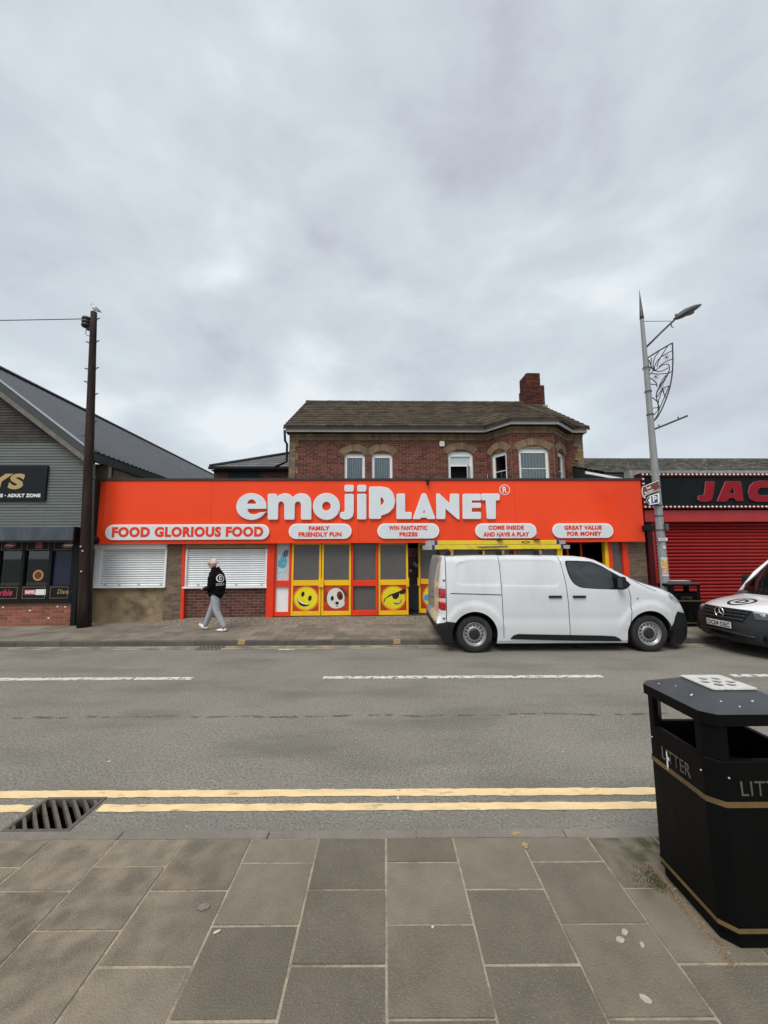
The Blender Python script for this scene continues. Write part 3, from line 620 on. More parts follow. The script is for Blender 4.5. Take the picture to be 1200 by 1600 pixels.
# glazing to the right, mostly behind the van
gl = thing('shop_glazing', 'yellow and orange framed shop glazing seen above and through the parked van', 'window', BM)
def bar(a, b, mat, yy=-.05): bevel(MB().box(Bx(a), Bx(b), WP + yy, WP + .09, DOORZ, ztop).build('frame_bar', M[mat], gl), .004, 1)
for a, b, m_ in ((703, 709, 'yellow_frame'), (752, 758, 'yellow_frame'), (800, 806, 'orange_frame'), (872, 880, 'yellow_frame'), (946.5, 952, 'yellow_frame'), (952.3, 958, 'orange_frame'), (974.5, 983, 'orange_frame')): bar(a, b, m_)
for a, b in ((709, 752), (758, 800), (806, 872), (958, 974.5)): pane(gl, Bx(a), Bx(b), DOORZ, ztop, 'film_pane', name='pane')
for a, b in ((902, 905.5), (925, 928)): MB().box(Bx(a), Bx(b), WP + .5, WP + .55, DOORZ, ztop).build('inner_frame', M['orange_frame'], gl)
MB().box(Bx(880), Bx(946), WP + .5, WP + .54, ztop - .16, ztop - .10).build('inner_rail', M['orange_frame'], gl)
# room behind the open doors
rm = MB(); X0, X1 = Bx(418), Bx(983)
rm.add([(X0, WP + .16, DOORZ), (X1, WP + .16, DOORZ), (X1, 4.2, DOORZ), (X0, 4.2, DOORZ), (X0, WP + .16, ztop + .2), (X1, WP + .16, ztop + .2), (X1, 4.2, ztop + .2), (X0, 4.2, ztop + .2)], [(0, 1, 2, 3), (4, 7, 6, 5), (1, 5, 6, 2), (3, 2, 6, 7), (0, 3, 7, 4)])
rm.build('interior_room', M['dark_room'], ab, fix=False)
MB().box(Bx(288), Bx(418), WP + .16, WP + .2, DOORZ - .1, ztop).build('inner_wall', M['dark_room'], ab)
MB().box(xL, xR, .05, .3, zb + .122, zt - .03).build('roof_upstand', M['coping'], ab)
MB().box(xL + .1, xR, .31, 6, zt - .5, zt - .35).build('flat_roof', M['coping'], ab)
MB().box(Bx(638), Bx(703), WP - .02, WP + .2, DOORZ - .06, DOORZ - .002).build('threshold', M['coping'], ab)
MB().box(Bx(418), Bx(983), WP - .0, WP + .16, ztop - .04, ztop + .1).build('door_header', M['orange_frame'], ab)
# amusement machine just inside the open doorway
add('plum', (.08, .03, .06), .4, .3, 12); add('machine_grey', (.07, .075, .085), .4, .2); add('machine_pink', (.25, .06, .08), .4, .5, 30)
am = thing('arcade_machine', 'dim grey prize machine just inside the open doorway', 'machine', BM @ Matrix.Translation((Bx(650) + .05, WP + 1.1, DOORZ)))
bevel(MB().box(-.35, .35, -.3, .3, 0, .75).build('cabinet', M['machine_grey'], am), .02); MB().box(-.33, .33, -.28, .28, .751, 1.5).build('display_case', M['plum'], am); bevel(MB().box(-.36, .36, -.31, .31, 1.501, 1.8).build('top_sign', M['machine_pink'], am), .02)
for i in range(9): MB().ball((-.26 + .065 * i, -.31, random.uniform(.9, 1.35)), .06, 8, 6).build('prize', M[random.choice(['machine_pink', 'poster_pale', 'fur'])], am)
# black sounder at the left end of the fascia
sn = thing('alarm_sounder', 'round black sounder under the left end of the orange fascia', 'sounder', BM)
x, z = B(150, 844, .02); MB().lathe([(0, -.11), (.075, -.11), (.09, -.06), (.09, 0), (.05, .03), (.05, .2)], (x, .05, z), 'y', 16).build('horn', M['black_gutter'], sn); MB().box(x - .13, x - .06, -.02, .2, z - .08, z + .06).build('bracket', M['black_gutter'], sn)
# ================================================================== BRICK HOUSE BEHIND THE FASCIA
hs = thing('brick_house', 'two-storey red brick house with tiled roof and bay rising behind the orange fascia', 'house', BM)
HW = 2.2                                              # front wall plane
def H(px, py, ly=HW): return B(px, py, ly)
hx0, hx1 = H(452, 700)[0], H(911, 700)[0]; zE = H(600, 672.5)[1]; z0 = zt - .45
zc1 = H(600, 688)[1]                                  # top of the red brickwork
BF = HW - .80                                         # bay front plane
bx = [H(760, 700)[0], B(798.5, 700, BF)[0], B(866, 700, BF)[0], H(885.5, 700)[0]]
def arch_window(root, M_, x0, x1, zs, rise, zb_, kind, name='window', yin=.07):
    """white framed window with a segmental head, in wall frame M_ (y=0 the wall face)"""
    wd = x1 - x0; cxx = (x0 + x1) / 2; rad = (wd * wd / 4 + rise * rise) / (2 * rise); cz_ = zs + rise - rad; a = math.asin(wd / 2 / rad)
    def at(p): return M_ @ Vector(p)
    def put(mb, nm, mat, par):
        mb.v = [tuple(at(v)) for v in mb.v]; return mb.build(nm, M[mat], par)
    arcp = [(cxx + rad * math.sin(a - 2 * a * i / 12), cz_ + rad * math.cos(a - 2 * a * i / 12)) for i in range(13)]
    f = .082
    hd = put(MB().prism(arcp + [(x0, zs - f), (x1, zs - f)], yin, yin + .06), name, 'upvc', root)
    put(MB().box(x0, x0 + f, yin, yin + .06, zb_, zs - f - .001), 'frame_bar', 'upvc', hd); put(MB().box(x1 - f, x1, yin, yin + .06, zb_, zs - f - .001), 'frame_bar', 'upvc', hd)
    put(MB().box(x0 + f, x1 - f, yin, yin + .06, zb_, zb_ + f), 'frame_bar', 'upvc', hd)
    g0, g1, h0, h1 = x0 + f, x1 - f, zb_ + f, zs - f
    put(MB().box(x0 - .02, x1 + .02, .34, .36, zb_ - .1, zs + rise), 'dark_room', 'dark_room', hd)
    if kind != 'open': put(MB().box(g0, g1, yin + .035, yin + .04, h0, h1), 'pane', 'glass', hd)
    if kind == 'blind':
        n = 7
        for i in range(n): put(MB().box(g0 + (g1 - g0) * (i + .08) / n, g0 + (g1 - g0) * (i + .80) / n, .17, .172, h0, h1), 'blind_slat', 'blind', hd)
    if kind in ('bay', 'bayside'):
        tz = h0 + (h1 - h0) * .30; put(MB().box(g0, g1, yin - .008, yin + .055, tz, tz + .09), 'transom', 'upvc', hd)
        tz2 = h0 + (h1 - h0) * .62; put(MB().box(g0, g1, yin + .01, yin + .034, tz2, tz2 + .022), 'glazing_bar', 'upvc', hd)
        n = 8 if kind == 'bay' else 4
        for i in range(n): put(MB().box(g0 + (g1 - g0) * (i + .2) / n, g0 + (g1 - g0) * (i + .45) / n, .17, .172, h0, h1), 'blind_slat', 'blind', hd)
    if kind == 'open':
        tz = h1 - .28; put(MB().box(g0, g1, yin, yin + .055, tz - .05, tz), 'transom', 'upvc', hd); put(MB().box(g0, g1, yin + .035, yin + .04, tz, h1), 'pane', 'poster_bg', hd)
        mb = MB(); L_ = .42; ca, sa = math.cos(R(62)), math.sin(R(62)); zt_ = tz - .06
        def lf(u, v, z): return (g1 - .01 - u * ca + v * sa * 0, yin - .005 - u * sa, z)
        for u0, u1, za_, zb2 in ((0, .05, h0, zt_), (L_ - .05, L_, h0, zt_), (.05, L_ - .05, zt_ - .05, zt_), (.05, L_ - .05, h0, h0 + .05)):
            mb.hexa([lf(u0, 0, za_), lf(u1, 0, za_), (lf(u1, 0, za_)[0] + .03, lf(u1, 0, za_)[1] + .02, za_), (lf(u0, 0, za_)[0] + .03, lf(u0, 0, za_)[1] + .02, za_), lf(u0, 0, zb2), lf(u1, 0, zb2), (lf(u1, 0, zb2)[0] + .03, lf(u1, 0, zb2)[1] + .02, zb2), (lf(u0, 0, zb2)[0] + .03, lf(u0, 0, zb2)[1] + .02, zb2)])
        put(mb, 'open_casement', 'upvc', hd); mb = MB(); mb.add([lf(.05, 0, h0 + .05), lf(L_ - .05, 0, h0 + .05), lf(L_ - .05, 0, zt_ - .05), lf(.05, 0, zt_ - .05)], [(0, 1, 2, 3)]); put(mb, 'casement_pane', 'glass', hd)
    # brick arch
    mb = MB(); n = max(7, int(wd * 15)); r0, r1 = rad, rad + .225; a2 = a * 1.06
    for i in range(n):
        t0, t1 = -a2 + 2 * a2 * (i + .06) / n, -a2 + 2 * a2 * (i + .94) / n
        q = lambda r, t: (cxx + r * math.sin(t), cz_ + r * math.cos(t))
        mb.prism([q(r0, t0), q(r0, t1), q(r1, t1), q(r1, t0)], -.014, .1)
    o = put(mb, 'brick_arch', 'brick_buff', root); o['kind'] = 'stuff'
    P = [(cxx + (rad + .002) * math.sin(-a2 + 2 * a2 * i / 12), cz_ + (rad + .002) * math.cos(-a2 + 2 * a2 * i / 12)) for i in range(13)]; P += [(cxx + (rad + .22) * math.sin(a2 - 2 * a2 * i / 12), cz_ + (rad + .22) * math.cos(a2 - 2 * a2 * i / 12)) for i in range(13)]
    put(MB().prism(P, -.006, .09), 'arch_mortar', 'mortar', root)
def in_arch(W):
    def f(x, z):
        for x0, x1, zs, rise in W:
            wd = x1 - x0; rad = (wd * wd / 4 + rise * rise) / (2 * rise); cz_ = zs + rise - rad; a = math.asin(wd / 2 / rad) * 1.06; c = (x0 + x1) / 2
            r = math.hypot(x - c, z - cz_)
            if rad - .02 < r < rad + .235 and abs(math.atan2(x - c, z - cz_)) < a + .03: return True
        return False
    return f
ID = Matrix.Translation((0, HW, 0))
W1 = [(H(538.2, 720)[0], H(570, 720)[0], H(554, 711)[1], .14), (H(581, 720)[0], H(613, 720)[0], H(597, 711)[1], .14), (H(700.5, 720)[0], H(739, 720)[0], H(720, 709)[1], .15)]
holes = [(a, b, z0, zs + ri * .7) for a, b, zs, ri in W1]
q1 = H(466, 700)[0]; q2 = H(899, 700)[0]
class Shift:  # brickwork helper in another wall frame: build at y=0 then move
    pass
def wall(M_, x0, x1, za, zb_, holes, fn, mat='brick_red', mort='mortar_dark'):
    before = set(bpy.data.objects); brick_part(hs, x0, x1, za, zb_, 0, mat, holes, single=False, mort=mort, holefn=fn)
    for o in set(bpy.data.objects) - before:
        o.data.transform(M_)
wall(ID, hx0 + .18, bx[0], z0, zc1, holes, None); wall(ID, bx[3], hx1 - .15, z0, zc1, [], None)
for (a, b, zs, ri), kd in zip(W1, ('blind', 'blind', 'open')): arch_window(hs, ID, a, b, zs, ri, z0 + .25, kd)
# bay walls
def face_frame(xa, ya, xb, yb):
    u = Vector((xb - xa, yb - ya, 0)); L_ = u.length; u.normalize(); v = Vector((-u.y, u.x, 0))
    return Matrix(((u.x, v.x, 0, xa), (u.y, v.y, 0, ya), (0, 0, 1, 0), (0, 0, 0, 1))), L_
zbw = B(832, 700.5, BF)[1]
for i, (xa, ya, xb, yb) in enumerate(((bx[0], HW, bx[1], BF), (bx[1], BF, bx[2], BF), (bx[2], BF, bx[3], HW))):
    FMx, L_ = face_frame(xa, ya, xb, yb)
    if i == 1: wnd = (B(811, 720, BF)[0] - xa, B(858, 720, BF)[0] - xa, zbw - .05, .15); kd = 'bay'
    else: wnd = (L_ / 2 - .29, L_ / 2 + .29, zbw - .06, .15); kd = 'bayside'
    wall(FMx, 0, L_, z0, zc1 + .02, [(wnd[0], wnd[1], z0, wnd[2] + .07)], None)
    arch_window(hs, FMx, *wnd, z0 + .2, kd)
# buff corbel courses under the eaves and corner quoins
def along(path, y_out, za, zb_, mat, nm, mk=True):
    mb = MB()
    for (xa, ya), (xb, yb) in zip(path, path[1:]):
        FMx, L_ = face_frame(xa, ya, xb, yb); m2 = MB(); x = 0
        while x < L_ - .01 and mk:
            m2.box(x + .004, min(x + .112, L_) - .004, -y_out, .1, za + .004, zb_ - .004); x += .1125
        m2.box(0, L_, -y_out + .008, .1, za, zb_); m2.v = [tuple(FMx @ Vector(v)) for v in m2.v]; mb.add(m2.v, m2.f)
    o = mb.build(nm, M[mat], hs, fix=False)
    if mk: o['kind'] = 'stuff'
    return o
path = [(hx0, HW), (bx[0], HW), (bx[1], BF), (bx[2], BF), (bx[3], HW), (hx1, HW)]
ch = (zE - zc1) / 3
for i in range(3): along(path, .012 + .03 * i, zc1 + ch * i, zc1 + ch * (i + 1) - .001, 'brick_buff', 'corbel_course')
for side, xs_ in ((0, hx0), (1, hx1)):
    z = z0; r = 0; J = MB(); Jm = MB()
    while z < zc1 - .02:
        ln = .30 if (r // 3) % 2 else .20
        a, b = (xs_, xs_ + ln) if side == 0 else (xs_ - ln, xs_); x = a
        while x < b - .02:
            J.box(x + .004, min(x + .1125 * (2 if r % 2 else 1), b) - .004, HW - .012, HW + .1, z + .005, min(z + .07, zc1)); x += .1125 * (2 if r % 2 else 1)
        z += .075; r += 1
    o = J.build('quoins', M['brick_buff'], hs, fix=False); o['kind'] = 'stuff'
    Jm.box(xs_ - (0 if side == 0 else .2), xs_ + (.2 if side == 0 else 0), HW - .004, HW + .12, z0, zc1); Jm.build('quoin_mortar', M['mortar'], hs)
for x in (hx0, hx1 - .2): MB().box(x + .002, x + .198, HW + .13, 6.9, z0, zE).build('gable_wall', M['brick_buff'], hs)
# soffit board and gutter following the bay
def eave_path(o):
    k = o * .75; return [(hx0 - .08, HW - o), (bx[0] - k * .6, HW - o), (bx[1] - k * .35, BF - o), (bx[2] + k * .35, BF - o), (bx[3] + k * .6, HW - o), (hx1 + .03, HW - o)]
zg0, zg1 = H(600, 675, HW - .25)[1], H(600, 671.5, HW - .25)[1]; zg2 = H(600, 667, HW - .3)[1]
def strip(pth0, pth1, za, zb_, mat, nm):
    mb = MB()
    for (a0, a1, b0, b1) in zip(pth0, pth0[1:], pth1, pth1[1:]): mb.hexa([(*a0, za), (*a1, za), (*b1, za), (*b0, za), (*a0, zb_), (*a1, zb_), (*b1, zb_), (*b0, zb_)])
    return mb.build(nm, M[mat], hs, fix=False)
strip(eave_path(.22), eave_path(-.1), zE + .004, zg0 + .002, 'board_dark', 'soffit'); strip(eave_path(.25), eave_path(-.1), zg0 + .003, zg1 + .03, 'upvc', 'fascia_board')
gp = eave_path(.31); gu = MB().tube([(x, y, zg1 + .075) for x, y in gp], .055, 8); gut = gu.build('gutter', M['black_gutter'], hs)
# tiled roof
RY = HW + 3.5; zR = B(640, 629.5, RY)[1]; zV = zg2 - .01
ep = eave_path(.36); ep = [(hx0 - .12, ep[0][1])] + ep[1:-1] + [(hx1 + .06, ep[-1][1])]
def ey(x):
    for (xa, ya), (xb, yb) in zip(ep, ep[1:]):
        if xa <= x <= xb: return ya + (yb - ya) * (x - xa) / (xb - xa)
    return ep[0][1]
def rp(x, s, up=0): y = ey(x); return Vector((x, y + (RY - y) * s, zV + (zR - zV) * s + up))
mb = MB(); NC = 13; tw = .30
for c in range(NC):
    x = ep[0][0] + (0 if c % 2 else -tw / 2)
    s0, s1 = c / NC, (c + 1.25) / NC
    while x < ep[-1][0]:
        a, b = max(x, ep[0][0]) + .003, min(x + tw, ep[-1][0]) - .003; x += tw
        if b - a < .03: continue
        u = random.uniform(-.004, .006)
        lo = [rp(a, s0, .05 + u), rp(b, s0, .05 + u)]; hi = [rp(b, min(s1, 1.02), .012), rp(a, min(s1, 1.02), .012)]
        mb.add([*lo, *hi, *[v - Vector((0, 0, .05)) for v in lo]], [(0, 1, 2, 3), (4, 5, 1, 0), (0, 3, 4), (1, 5, 2)])
rf = mb.build('roof', M['tile'], hs, fix=False); rf['kind'] = 'stuff'
mb = MB(); xs_ = [p[0] for p in ep]
for a, b in zip(xs_, xs_[1:]): mb.add([rp(a, 0, -.012), rp(b, 0, -.012), rp(b, 1, -.012), rp(a, 1, -.012), rp(a, 0, -.07), rp(b, 0, -.07)], [(0, 1, 2, 3), (4, 5, 1, 0)])
mb.add([(hx0 - .12, RY, zR - .012), (hx1 + .06, RY, zR - .012), (hx1 + .06, RY + 3.4, zV), (hx0 - .12, RY + 3.4, zV)], [(0, 1, 2, 3)])
mb.build('roof_deck', M['tile'], hs, fix=False)
x = hx0 - .12; me = MB().lathe([(.11, 0), (.12, .01), (.11, .44)], (0, 0, 0), 'x', 10, True, 0, math.pi).mesh('ridge_tile', M['tile'])
while x < hx1 - .35: link('ridge_tile', me, hs, (x, RY, zR - .03 + random.uniform(-.004, .004))); x += .45
for xx in (hx0 - .11, hx1 + .05):     # verge bands and gable triangle
    mb = MB(); a, b = rp(xx, 0), rp(xx, 1); mb.hexa([(xx - .02, a.y, a.z - .10), (xx + .02, a.y, a.z - .10), (xx + .02, b.y, b.z - .10), (xx - .02, b.y, b.z - .10), (xx - .02, a.y, a.z - .005), (xx + .02, a.y, a.z - .005), (xx + .02, b.y, b.z - .005), (xx - .02, b.y, b.z - .005)]); mb.build('verge', M['lead'], hs)
for xx in (hx0, hx1 - .2): MB().prism([(HW, zE), (HW + 7, zE), (RY, zR - .15)], xx + .01, xx + .19, 'x').build('gable_end', M['brick_buff'], hs)
# chimney
cz0 = zR - .6; ca, cb = B(818, 610, RY)[0], B(845.5, 620, RY)[0]; zct = B(830, 588, RY)[1]; cm = zR + (zct - zR) * .52
def stack(x0, x1, y0, y1, za, zb_):
    mb = MB(); z = za; r = 0
    while z < zb_ - .01:
        for (a0, a1, b0, b1) in ((x0, x1, y0, y0 + .1), (x0, x1, y1 - .1, y1), (x0, x0 + .1, y0 + .1, y1 - .1), (x1 - .1, x1, y0 + .1, y1 - .1)):
            lx = (a1 - a0) > (b1 - b0); n = max(1, round((a1 - a0 if lx else b1 - b0) / .225)); sh = .5 if r % 2 else 0
            for i in range(n + (1 if r % 2 else 0)):
                f0, f1 = max(0, (i - sh) / n), min(1, (i + 1 - sh) / n); j = random.uniform(-.006, .006)
                if lx: mb.box(a0 + (a1 - a0) * f0 + .004, a0 + (a1 - a0) * f1 - .004, b0 + j, b1 + j, z + .004, z + .071)
                else: mb.box(a0 + j, a1 + j, b0 + (b1 - b0) * f0 + .004, b0 + (b1 - b0) * f1 - .004, z + .004, z + .071)
        z += .075; r += 1
    return mb
chm = thing('chimney_root', '', ''); bpy.data.objects.remove(chm)
o = MB().box(ca + .02, cb - .02, RY - .33, RY + .53, cz0, cm - .01).build('chimney', M['mortar_dark'], hs)
for mb in (stack(ca, cb, RY - .35, RY + .55, cz0, cm), stack(ca + .03, cb - .14, RY - .30, RY + .5, cm, zct)): k = mb.build('chimney_bricks', M['brick_chimney'], o, fix=False); k['kind'] = 'stuff'
MB().box(ca + .05, cb - .16, RY - .28, RY + .48, cm, zct - .005).build('chimney_core', M['mortar_dark'], o)
MB().lathe([(.075, 0), (.065, .1), (0, .1)], (ca + .38, RY, zct), 'z', 12).build('chimney_pot', M['lead'], o)
MB().box(ca - .05, cb + .04, RY - .5, RY - .352, rp(5.5, .84).z - .02, rp(5.5, .84).z + .12).build('flashing', M['lead'], o)
# alarm box, downpipe
a, zz = H(690.3, 694); al = thing('alarm_box', 'small white alarm box on the red brick wall beside the open window', 'alarm box', BM); bevel(MB().prism(rrect(a - .085, a + .085, zz - .09, zz + .09, .03), HW - .06, HW - .013).build('cover', M['upvc'], al), .01, 2); MB().disc((a, zz - .01), .045, .04, HW - .0625).build('badge', M['blind'], al)
dp = MB().tube([(hx0 - .12, HW - .2, zg1), (hx0 - .12, HW - .1, zg0 - .25), (hx0 - .06, HW - .06, zE - .5), (hx0 - .06, HW - .06, H(450, 722)[1]), (hx0 - .45, HW + .05, H(450, 729)[1])], .038, 10); dp.build('downpipe', M['black_gutter'], hs)
# ================================================================== SIDE ANNEXE (left of the house)
an = thing('side_annexe', 'low red brick annexe with grey slate roof left of the brick house', 'building', BM)
AW = 4.4; ax0, ax1 = B(334, 740, AW)[0], hx0 + .02; azE = B(400, 732, AW)[1]
brick_part(an, ax0, ax1, z0, azE, AW, 'brick_red', single=False, mort='mortar_dark')
bw0, bw1 = B(357, 740, AW)[0], B(405, 740, AW)[0]; MB().box(bw0, bw1, AW - .03, AW - .006, z0 + .1, B(380, 735.5, AW)[1]).build('boarded_window', M['board_dark'], an)
e0 = B(327.5, 729.5, AW - .25); e1 = (hx0 + .02, e0[1]); tp = B(447, 703.5, AW + 2.3)
mb = MB(); NCa = 9
A0, A1, T1 = Vector((e0[0], AW - .25, e0[1])), Vector((e1[0], AW - .25, e1[1])), Vector((hx0 + .02, AW + 2.3, tp[1]))
for c in range(NCa):
    s0, s1 = c / NCa, min(1, (c + 1.2) / NCa); L0, L1 = A0.lerp(T1, s0), A0.lerp(T1, s1); R0, R1 = A1.lerp(T1, s0), A1.lerp(T1, s1); n = max(1, int((R0 - L0).length / .3))
    for i in range(n):
        up = Vector((0, 0, .02)); a, b = L0.lerp(R0, (i + .01) / n) + up, L0.lerp(R0, (i + .99) / n) + up; c_, d = L1.lerp(R1, (i + .99) / n), L1.lerp(R1, (i + .01) / n); dn = Vector((0, 0, -.02)); mb.add([a, b, c_, d, a + dn, b + dn], [(0, 1, 2, 3), (4, 5, 1, 0)])
o = mb.build('roof', M['slate'], an, fix=False); o['kind'] = 'stuff'
T0 = Vector((A0.x, AW + 4.8, A0.z)); MB().add([A0, T1, T0], [(0, 1, 2)]).build('roof_side', M['slate'], an, fix=False)
MB().tube([A0 + Vector((0, 0, .03)), T1 + Vector((0, 0, .04))], .07, 8).build('hip_tile', M['board_dark'], an)
MB().box(A0.x - .02, A1.x - .3, AW - .33, AW - .22, A0.z - .09, A0.z - .0).build('gutter', M['black_gutter'], an)
MB().box(A0.x + .06, A1.x, AW - .22, AW, A0.z - .14, A0.z - .1).build('soffit', M['board_dark'], an)
# ================================================================== LEFT SHOP (grey gable)
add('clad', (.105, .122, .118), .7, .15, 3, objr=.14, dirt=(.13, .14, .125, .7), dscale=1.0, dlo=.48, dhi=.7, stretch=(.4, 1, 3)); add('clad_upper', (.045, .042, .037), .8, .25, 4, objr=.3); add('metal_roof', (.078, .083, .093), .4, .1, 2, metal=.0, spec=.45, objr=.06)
add('barge', (.035, .042, .045), .6, .15); add('barge_timber', (.14, .125, .105), .8, .3, 6); add('edge_light', (.36, .38, .38), .5, .1); add('awning', (.030, .042, .055), .7, .3, 3, dirt=(.085, .10, .11, .7), dscale=3, dlo=.5, dhi=.7, stretch=(1, 1, .25))
add('sign_black', (.008, .010, .013), .45, .1, spec=.2); add('gold', (.42, .30, .12), .45, .08); add('gold_line', (.23, .18, .10), .5); add('sign_white', (.75, .75, .74), .5, .03); add('shop_black', (.007, .008, .009), .5, .1, spec=.2); add('pink', (.45, .03, .08), .5); add('nerf_red', (.25, .05, .04), .5); add('toy_red', (.35, .015, .03), .5); add('blue_dark', (.008, .012, .04), .35)
ls = thing('gable_shop', 'grey clad gable-fronted shop with corrugated roof at the left edge', 'building', BM)
LP = -.28; l = lambda px, py, ly=LP: B(px, py, ly)
xc = l(131, 830)[0]; apx, apz = l(-55, 566); eex, eez = l(140, 716)
sl_ = (apz - eez) / (eex - apx)
zcl = l(60, 824)[1]; xw = apx - 1.5
z = zcl; bh = .0735
zsw = l(40, 694)[1]
def gtop(x): return eez + (eex - x) * sl_ if x > apx else apz + (x - apx) * sl_
while z < apz - .1:
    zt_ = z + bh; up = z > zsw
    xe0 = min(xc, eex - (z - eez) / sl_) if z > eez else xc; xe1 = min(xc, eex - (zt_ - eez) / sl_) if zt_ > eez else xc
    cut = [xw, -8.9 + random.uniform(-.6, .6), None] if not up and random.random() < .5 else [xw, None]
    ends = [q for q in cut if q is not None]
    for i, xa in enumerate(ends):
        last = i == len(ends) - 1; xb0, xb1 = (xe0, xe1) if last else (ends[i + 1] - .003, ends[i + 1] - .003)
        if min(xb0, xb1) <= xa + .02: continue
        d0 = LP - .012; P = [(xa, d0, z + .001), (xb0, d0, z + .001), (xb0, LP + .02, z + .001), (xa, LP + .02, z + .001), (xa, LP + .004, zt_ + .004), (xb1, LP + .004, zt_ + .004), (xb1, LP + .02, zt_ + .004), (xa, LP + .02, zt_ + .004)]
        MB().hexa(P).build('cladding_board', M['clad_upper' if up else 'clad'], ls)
    z += bh
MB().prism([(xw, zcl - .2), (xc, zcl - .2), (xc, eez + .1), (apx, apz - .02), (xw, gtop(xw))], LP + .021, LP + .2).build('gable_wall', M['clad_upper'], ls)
# barge boards (front overhang), right and left slopes
def barge(o0, o1, y0, y1, mat, nm, over=.12):
    for sgn in (1, -1):
        xe = eex + over if sgn > 0 else xw; ze = gtop(xe) if sgn < 0 else eez - over * sl_
        MB().hexa([(apx, y0, apz + o0), (xe, y0, ze + o0), (xe, y1, ze + o0), (apx, y1, apz + o0), (apx, y0, apz + o1), (xe, y0, ze + o1), (xe, y1, ze + o1), (apx, y1, apz + o1)]).build(nm, M[mat], ls)
barge(-.11, .03, LP - .24, LP - .20, 'barge_timber', 'barge_edge'); barge(.031, .27, LP - .23, LP - .205, 'barge', 'barge_board'); barge(.271, .31, LP - .25, LP - .18, 'edge_light', 'barge_capping'); barge(-.05, .0, LP - .2, LP - .013, 'barge', 'verge_soffit')
# corrugated roof sheets
yb_ = LP - .2; ylen = 17.0; nsh = 17
for k in range(nsh):
    mb = MB(); ya_ = yb_ + k * ylen / nsh; n = 40
    for side in (0, 1):
        vs = []
        for i in range(n + 1):
            y = ya_ + (ylen / nsh) * i / n; h = .285 + .035 * (1 if (i % 8) in (3, 4) else (.5 if (i % 8) in (2, 5) else 0))
            xe = eex + .16 if side == 0 else xw; ze = (eez - .16 * sl_) if side == 0 else gtop(xw)
            vs += [(apx, y, apz + h), (xe, y, ze + h)]
        mb.add(vs, [(2 * i, 2 * i + 1, 2 * i + 3, 2 * i + 2) for i in range(n)])
    mb.build('roof_sheet', M['metal_roof'], ls, fix=False)
MB().box(apx - .12, apx + .12, yb_, yb_ + ylen, apz + .28, apz + .325).build('ridge_cap', M['metal_roof'], ls)
MB().hexa([(eex + .10, yb_, eez - .10), (eex + .2, yb_, eez - .10), (eex + .2, yb_ + ylen, eez - .10), (eex + .10, yb_ + ylen, eez - .10), (eex + .10, yb_, eez + .10), (eex + .22, yb_, eez + .10), (eex + .22, yb_ + ylen, eez + .10), (eex + .10, yb_ + ylen, eez + .10)]).build('gutter', M['barge'], ls)
MB().box(xc - .06, xc + .13, LP + .75, LP + 15, 0, eez + .08).build('side_wall', M['brick_brown'], ls)
xp, zp = B(172, 737, .9); MB().tube([(xp, .6, zt - .4), (xp, .6, zp + .07)], .05, 10).build('vent_pipe', M['soffit'], ls)
# name board
xs1 = l(72.5, 755, LP - .05)[0]; zs0, zs1 = l(40, 782, LP - .05)[1], l(40, 727.5, LP - .05)[1]
nbd = thing('shop_name_board', 'black name board with gold YS lettering on the grey cladding', 'sign', BM)
MB().box(xs1 - 3.0, xs1, LP - .06, LP - .013, zs0, zs1).build('board', M['sign_black'], nbd)
yt = LP - .065
def tx(body, x0, x1, y0, y1, mat, par, bold, yy=yt, **k):
    a, zu = B(x0, y0, yy); b, zv = B(x1, y1, yy); return text('lettering', body, a, b, zv, zu, yy, M[mat], par, bold, **k)
tx('YS', -17, 37, 740, 764.5, 'gold', nbd, .05, shear=.12)
tx('KES \u00b7 ADULT ZONE', -8, 63, 771.5, 777, 'sign_white', nbd, .05)
# awning box and black shop window
za, zb3 = l(60, 845)[1], l(60, 825.5)[1]; xaw = l(117, 835, LP - .3)[0]
aw = thing('awning_box', 'weathered dark blue awning box above the toy shop window', 'awning', BM)
MB().hexa([(xw, LP - .34, za), (xaw, LP - .34, za), (xaw, LP - .013, za), (xw, LP - .013, za), (xw, LP - .28, zb3), (xaw, LP - .28, zb3), (xaw, LP - .013, zb3), (xw, LP - .013, zb3)]).build('cover', M['awning'], aw)
MB().box(xaw + .001, xaw + .03, LP - .36, LP - .013, za - .03, zb3 + .01).build('end_cap', M['shop_black'], aw)
MB().box(xw, xaw, LP - .36, LP - .30, za - .05, za - .002).build('front_rail', M['shop_black'], aw)
LWP = LP + .02; zsill, zbr = l(60, 937)[1], l(60, 942)[1]; xwe = l(113, 900)[0]; zh = zcl - .2
sw_ = thing('toy_shop_window', 'black framed shop window with toy signs at the left edge', 'window', BM)
MB().box(xw, xwe + .06, LWP - .06, LWP + .15, zbr, zsill).build('sill', M['shop_black'], sw_)
zr1, zr2 = l(60, 861)[1], l(60, 915)[1]
mull = [l(p, 890)[0] for p in (-47, -5.5, 34.5, 77.5, 113)]
for xm in mull: bevel(MB().box(xm - .04, xm + .04, LWP - .03, LWP + .1, zsill, zh).build('mullion', M['shop_black'], sw_), .005, 1)
